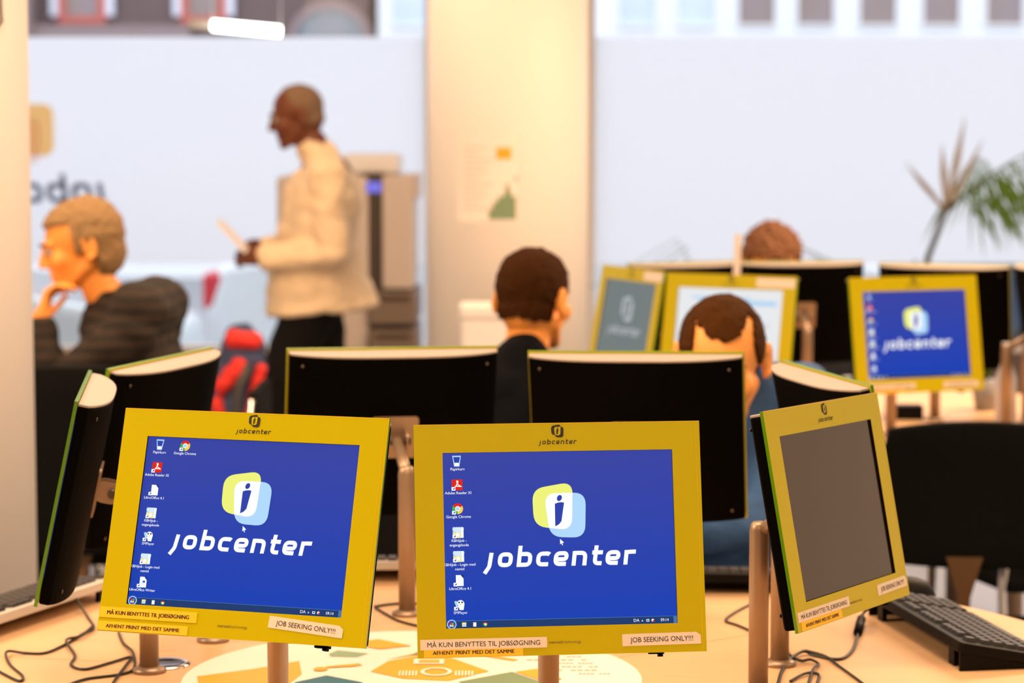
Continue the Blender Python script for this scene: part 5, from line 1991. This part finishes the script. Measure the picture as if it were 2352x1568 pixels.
def car(loc, rz, paint, label):
    """length along x, nose to +x"""
    t = thing('parked_car', label, 'car', loc, rz, 'cars parked outside the window')
    prof = [(-2.1, 0.30), (-2.15, 0.62), (-2.05, 0.92), (-1.55, 1.00), (0.85, 0.98), (1.75, 0.82), (2.12, 0.66), (2.15, 0.32), (1.2, 0.25), (-1.2, 0.25)]
    Mx = Matrix(((1, 0, 0, 0), (0, 0, -1, 0), (0, 1, 0, 0), (0, 0, 0, 1)))
    b_ = MB()
    b_.prism(prof, -0.85, 0.85, paint, M4=Mx)
    b_.build('car_body', t, bevel=0.06)
    g_ = MB()
    cab = [(-1.75, 0.97), (-1.15, 1.38), (0.10, 1.42), (0.98, 0.96)]
    g_.prism(cab, -0.72, 0.72, M['car_glass'], M4=Mx)
    g_.build('windows', t, bevel=0.04)
    r_ = MB()
    r_.prism([(-1.18, 1.37), (-1.1, 1.44), (0.02, 1.46), (0.14, 1.40)], -0.70, 0.70, paint, M4=Mx)
    for x0, z0, x1, z1 in ((-1.75, 0.97, -1.15, 1.40), (0.10, 1.42, 0.98, 0.97), (-0.55, 0.97, -0.55, 1.42)):
        for sy_ in (-1, 1):
            r_.tube([(x0, 0.735 * sy_, z0), (x1, 0.70 * sy_, z1)], 0.035, paint, 8)
    r_.build('roof', t, bevel=0.03)
    for x0 in (-1.32, 1.32):
        for sy_ in (-1, 1):
            MB().tube([(x0, 0.70 * sy_, 0.30), (x0, 0.87 * sy_, 0.30)], 0.30, M['tyre'], 28).build('wheel', t)
    for sy_ in (-1, 1):
        MB().box(-2.17, -1.98, 0.62 * sy_ - 0.22, 0.62 * sy_ + 0.22 + 0.03 * sy_, 0.62, 0.86, M['tail']).build('tail_lamp', t, bevel=0.03)
    return t


car((-4.05, 14.2, -0.25), 0.0, M['car_pale'], 'pale green car parked outside at the left below the film')
car((0.12, 16.8, -0.25), 0.0, M['car_white'], 'white car with a red tail lamp parked outside')
car((4.9, 16.8, -0.25), 0.0, M['car_glass'], 'dark car outside, right of the round column')


def facade_window(root, x0, x1, z0, z1, y, pane, frm, fw=0.05, curtain=False):
    f = MB()
    f.box(x0 - fw, x0, y - 0.06, y + 0.02, z0 - fw, z1 + fw, frm)
    f.box(x1, x1 + fw, y - 0.06, y + 0.02, z0 - fw, z1 + fw, frm)
    f.box(x0, x1, y - 0.06, y + 0.02, z0 - fw, z0, frm)
    f.box(x0, x1, y - 0.06, y + 0.02, z1, z1 + fw, frm)
    w_ = f.build('window', root)
    MB().box(x0, x1, y - 0.02, y, z0, z1, pane).build('pane', w_)
    if curtain:
        c = MB()
        wd = (x1 - x0) * 0.26
        c.box(x0 - wd - fw, x0 - fw, y - 0.05, y, z0, z1, M['curtain'])
        c.box(x1 + fw, x1 + fw + wd, y - 0.05, y, z0, z1, M['curtain'])
        c.build('shutter', w_)
    return w_


BY = 30.0
wbld = thing('office_building', 'white office building with a row of windows across the street', 'building', (4.0, BY, -0.25))
MB().box(-5.65, 12.0, 0, 6, 0, 9, M['render_white']).build('facade', wbld)
panes = ['pane_blue', 'pane_blue', 'pane_blue', 'pane_brown', 'pane_brown', 'pane_brown', 'pane_brown', 'pane_brown', 'pane_brown', 'pane_brown']
starts = [905, 1420, 1555, 1692, 1826, 1968, 2112, 2256, 2400, 2545]
for pn, px0 in zip(panes, starts):
    x0 = (px0 - 1176) / 5553 * BY - 4.0
    facade_window(wbld, x0, x0 + 0.44, 3.10, 4.6, -0.005, M[pn], M['render_white'], 0.03)

bb = thing('brown_building', 'brown building with red-framed windows and an arch across the street', 'building', (-4.2, BY, -0.25))
MB().box(-6.0, 2.43, 0.4, 6, 0, 9, M['render_brown']).build('facade', bb)
MB().box(-8.0, 2.40, -0.3, 0.4, 0, 1.9, M['render_white']).build('ground_floor', bb)
MB().box(-6.0, 0.2, 0.15, 0.42, 2.92, 3.10, M['render_mauve']).build('ledge', bb)
for px0, px1 in ((150, 222), (432, 500)):
    x0, x1 = (px0 - 1176) / 5553 * BY + 4.2, (px1 - 1176) / 5553 * BY + 4.2
    facade_window(bb, x0, x1, 3.22, 4.6, 0.35, M['pane_brown'], M['red_frame'], 0.10, True)
MB().box(-2.05, -1.75, 0.0, 0.4, 0, 6, M['render_mauve']).build('pier', bb)
ar = MB()
N = 24
cx_, rz_ = (757 - 1176) / 5553 * BY + 4.2, 0.53
vs, fs = [], []
for k in range(N + 1):
    a = PI * k / N
    for r_ in (rz_, rz_ - 0.10):
        vs.append((cx_ + r_ * math.cos(a), 0.30, 2.92 + r_ * math.sin(a) * 0.92))
        vs.append((cx_ + r_ * math.cos(a), 0.42, 2.92 + r_ * math.sin(a) * 0.92))
for k in range(N):
    i = 4 * k
    fs += [(i, i + 2, i + 6, i + 4), (i, i + 4, i + 5, i + 1), (i + 2, i + 3, i + 7, i + 6)]
ar.add(vs, fs, M['render_mauve'])
ar.build('arch_moulding', bb)
ap = MB()
ap.prism([(cx_ + (rz_ - 0.1) * math.cos(PI * k / N), 2.92 + (rz_ - 0.1) * math.sin(PI * k / N) * 0.92) for k in range(N + 1)] + [(cx_ - rz_ + 0.1, 0.5), (cx_ + rz_ - 0.1, 0.5)], 0, 0.04, M['pane_grey'],
         M4=Matrix(((1, 0, 0, 0), (0, 0, 1, 0.34), (0, 1, 0, 0), (0, 0, 0, 1))))
ap.build('arched_window', bb)
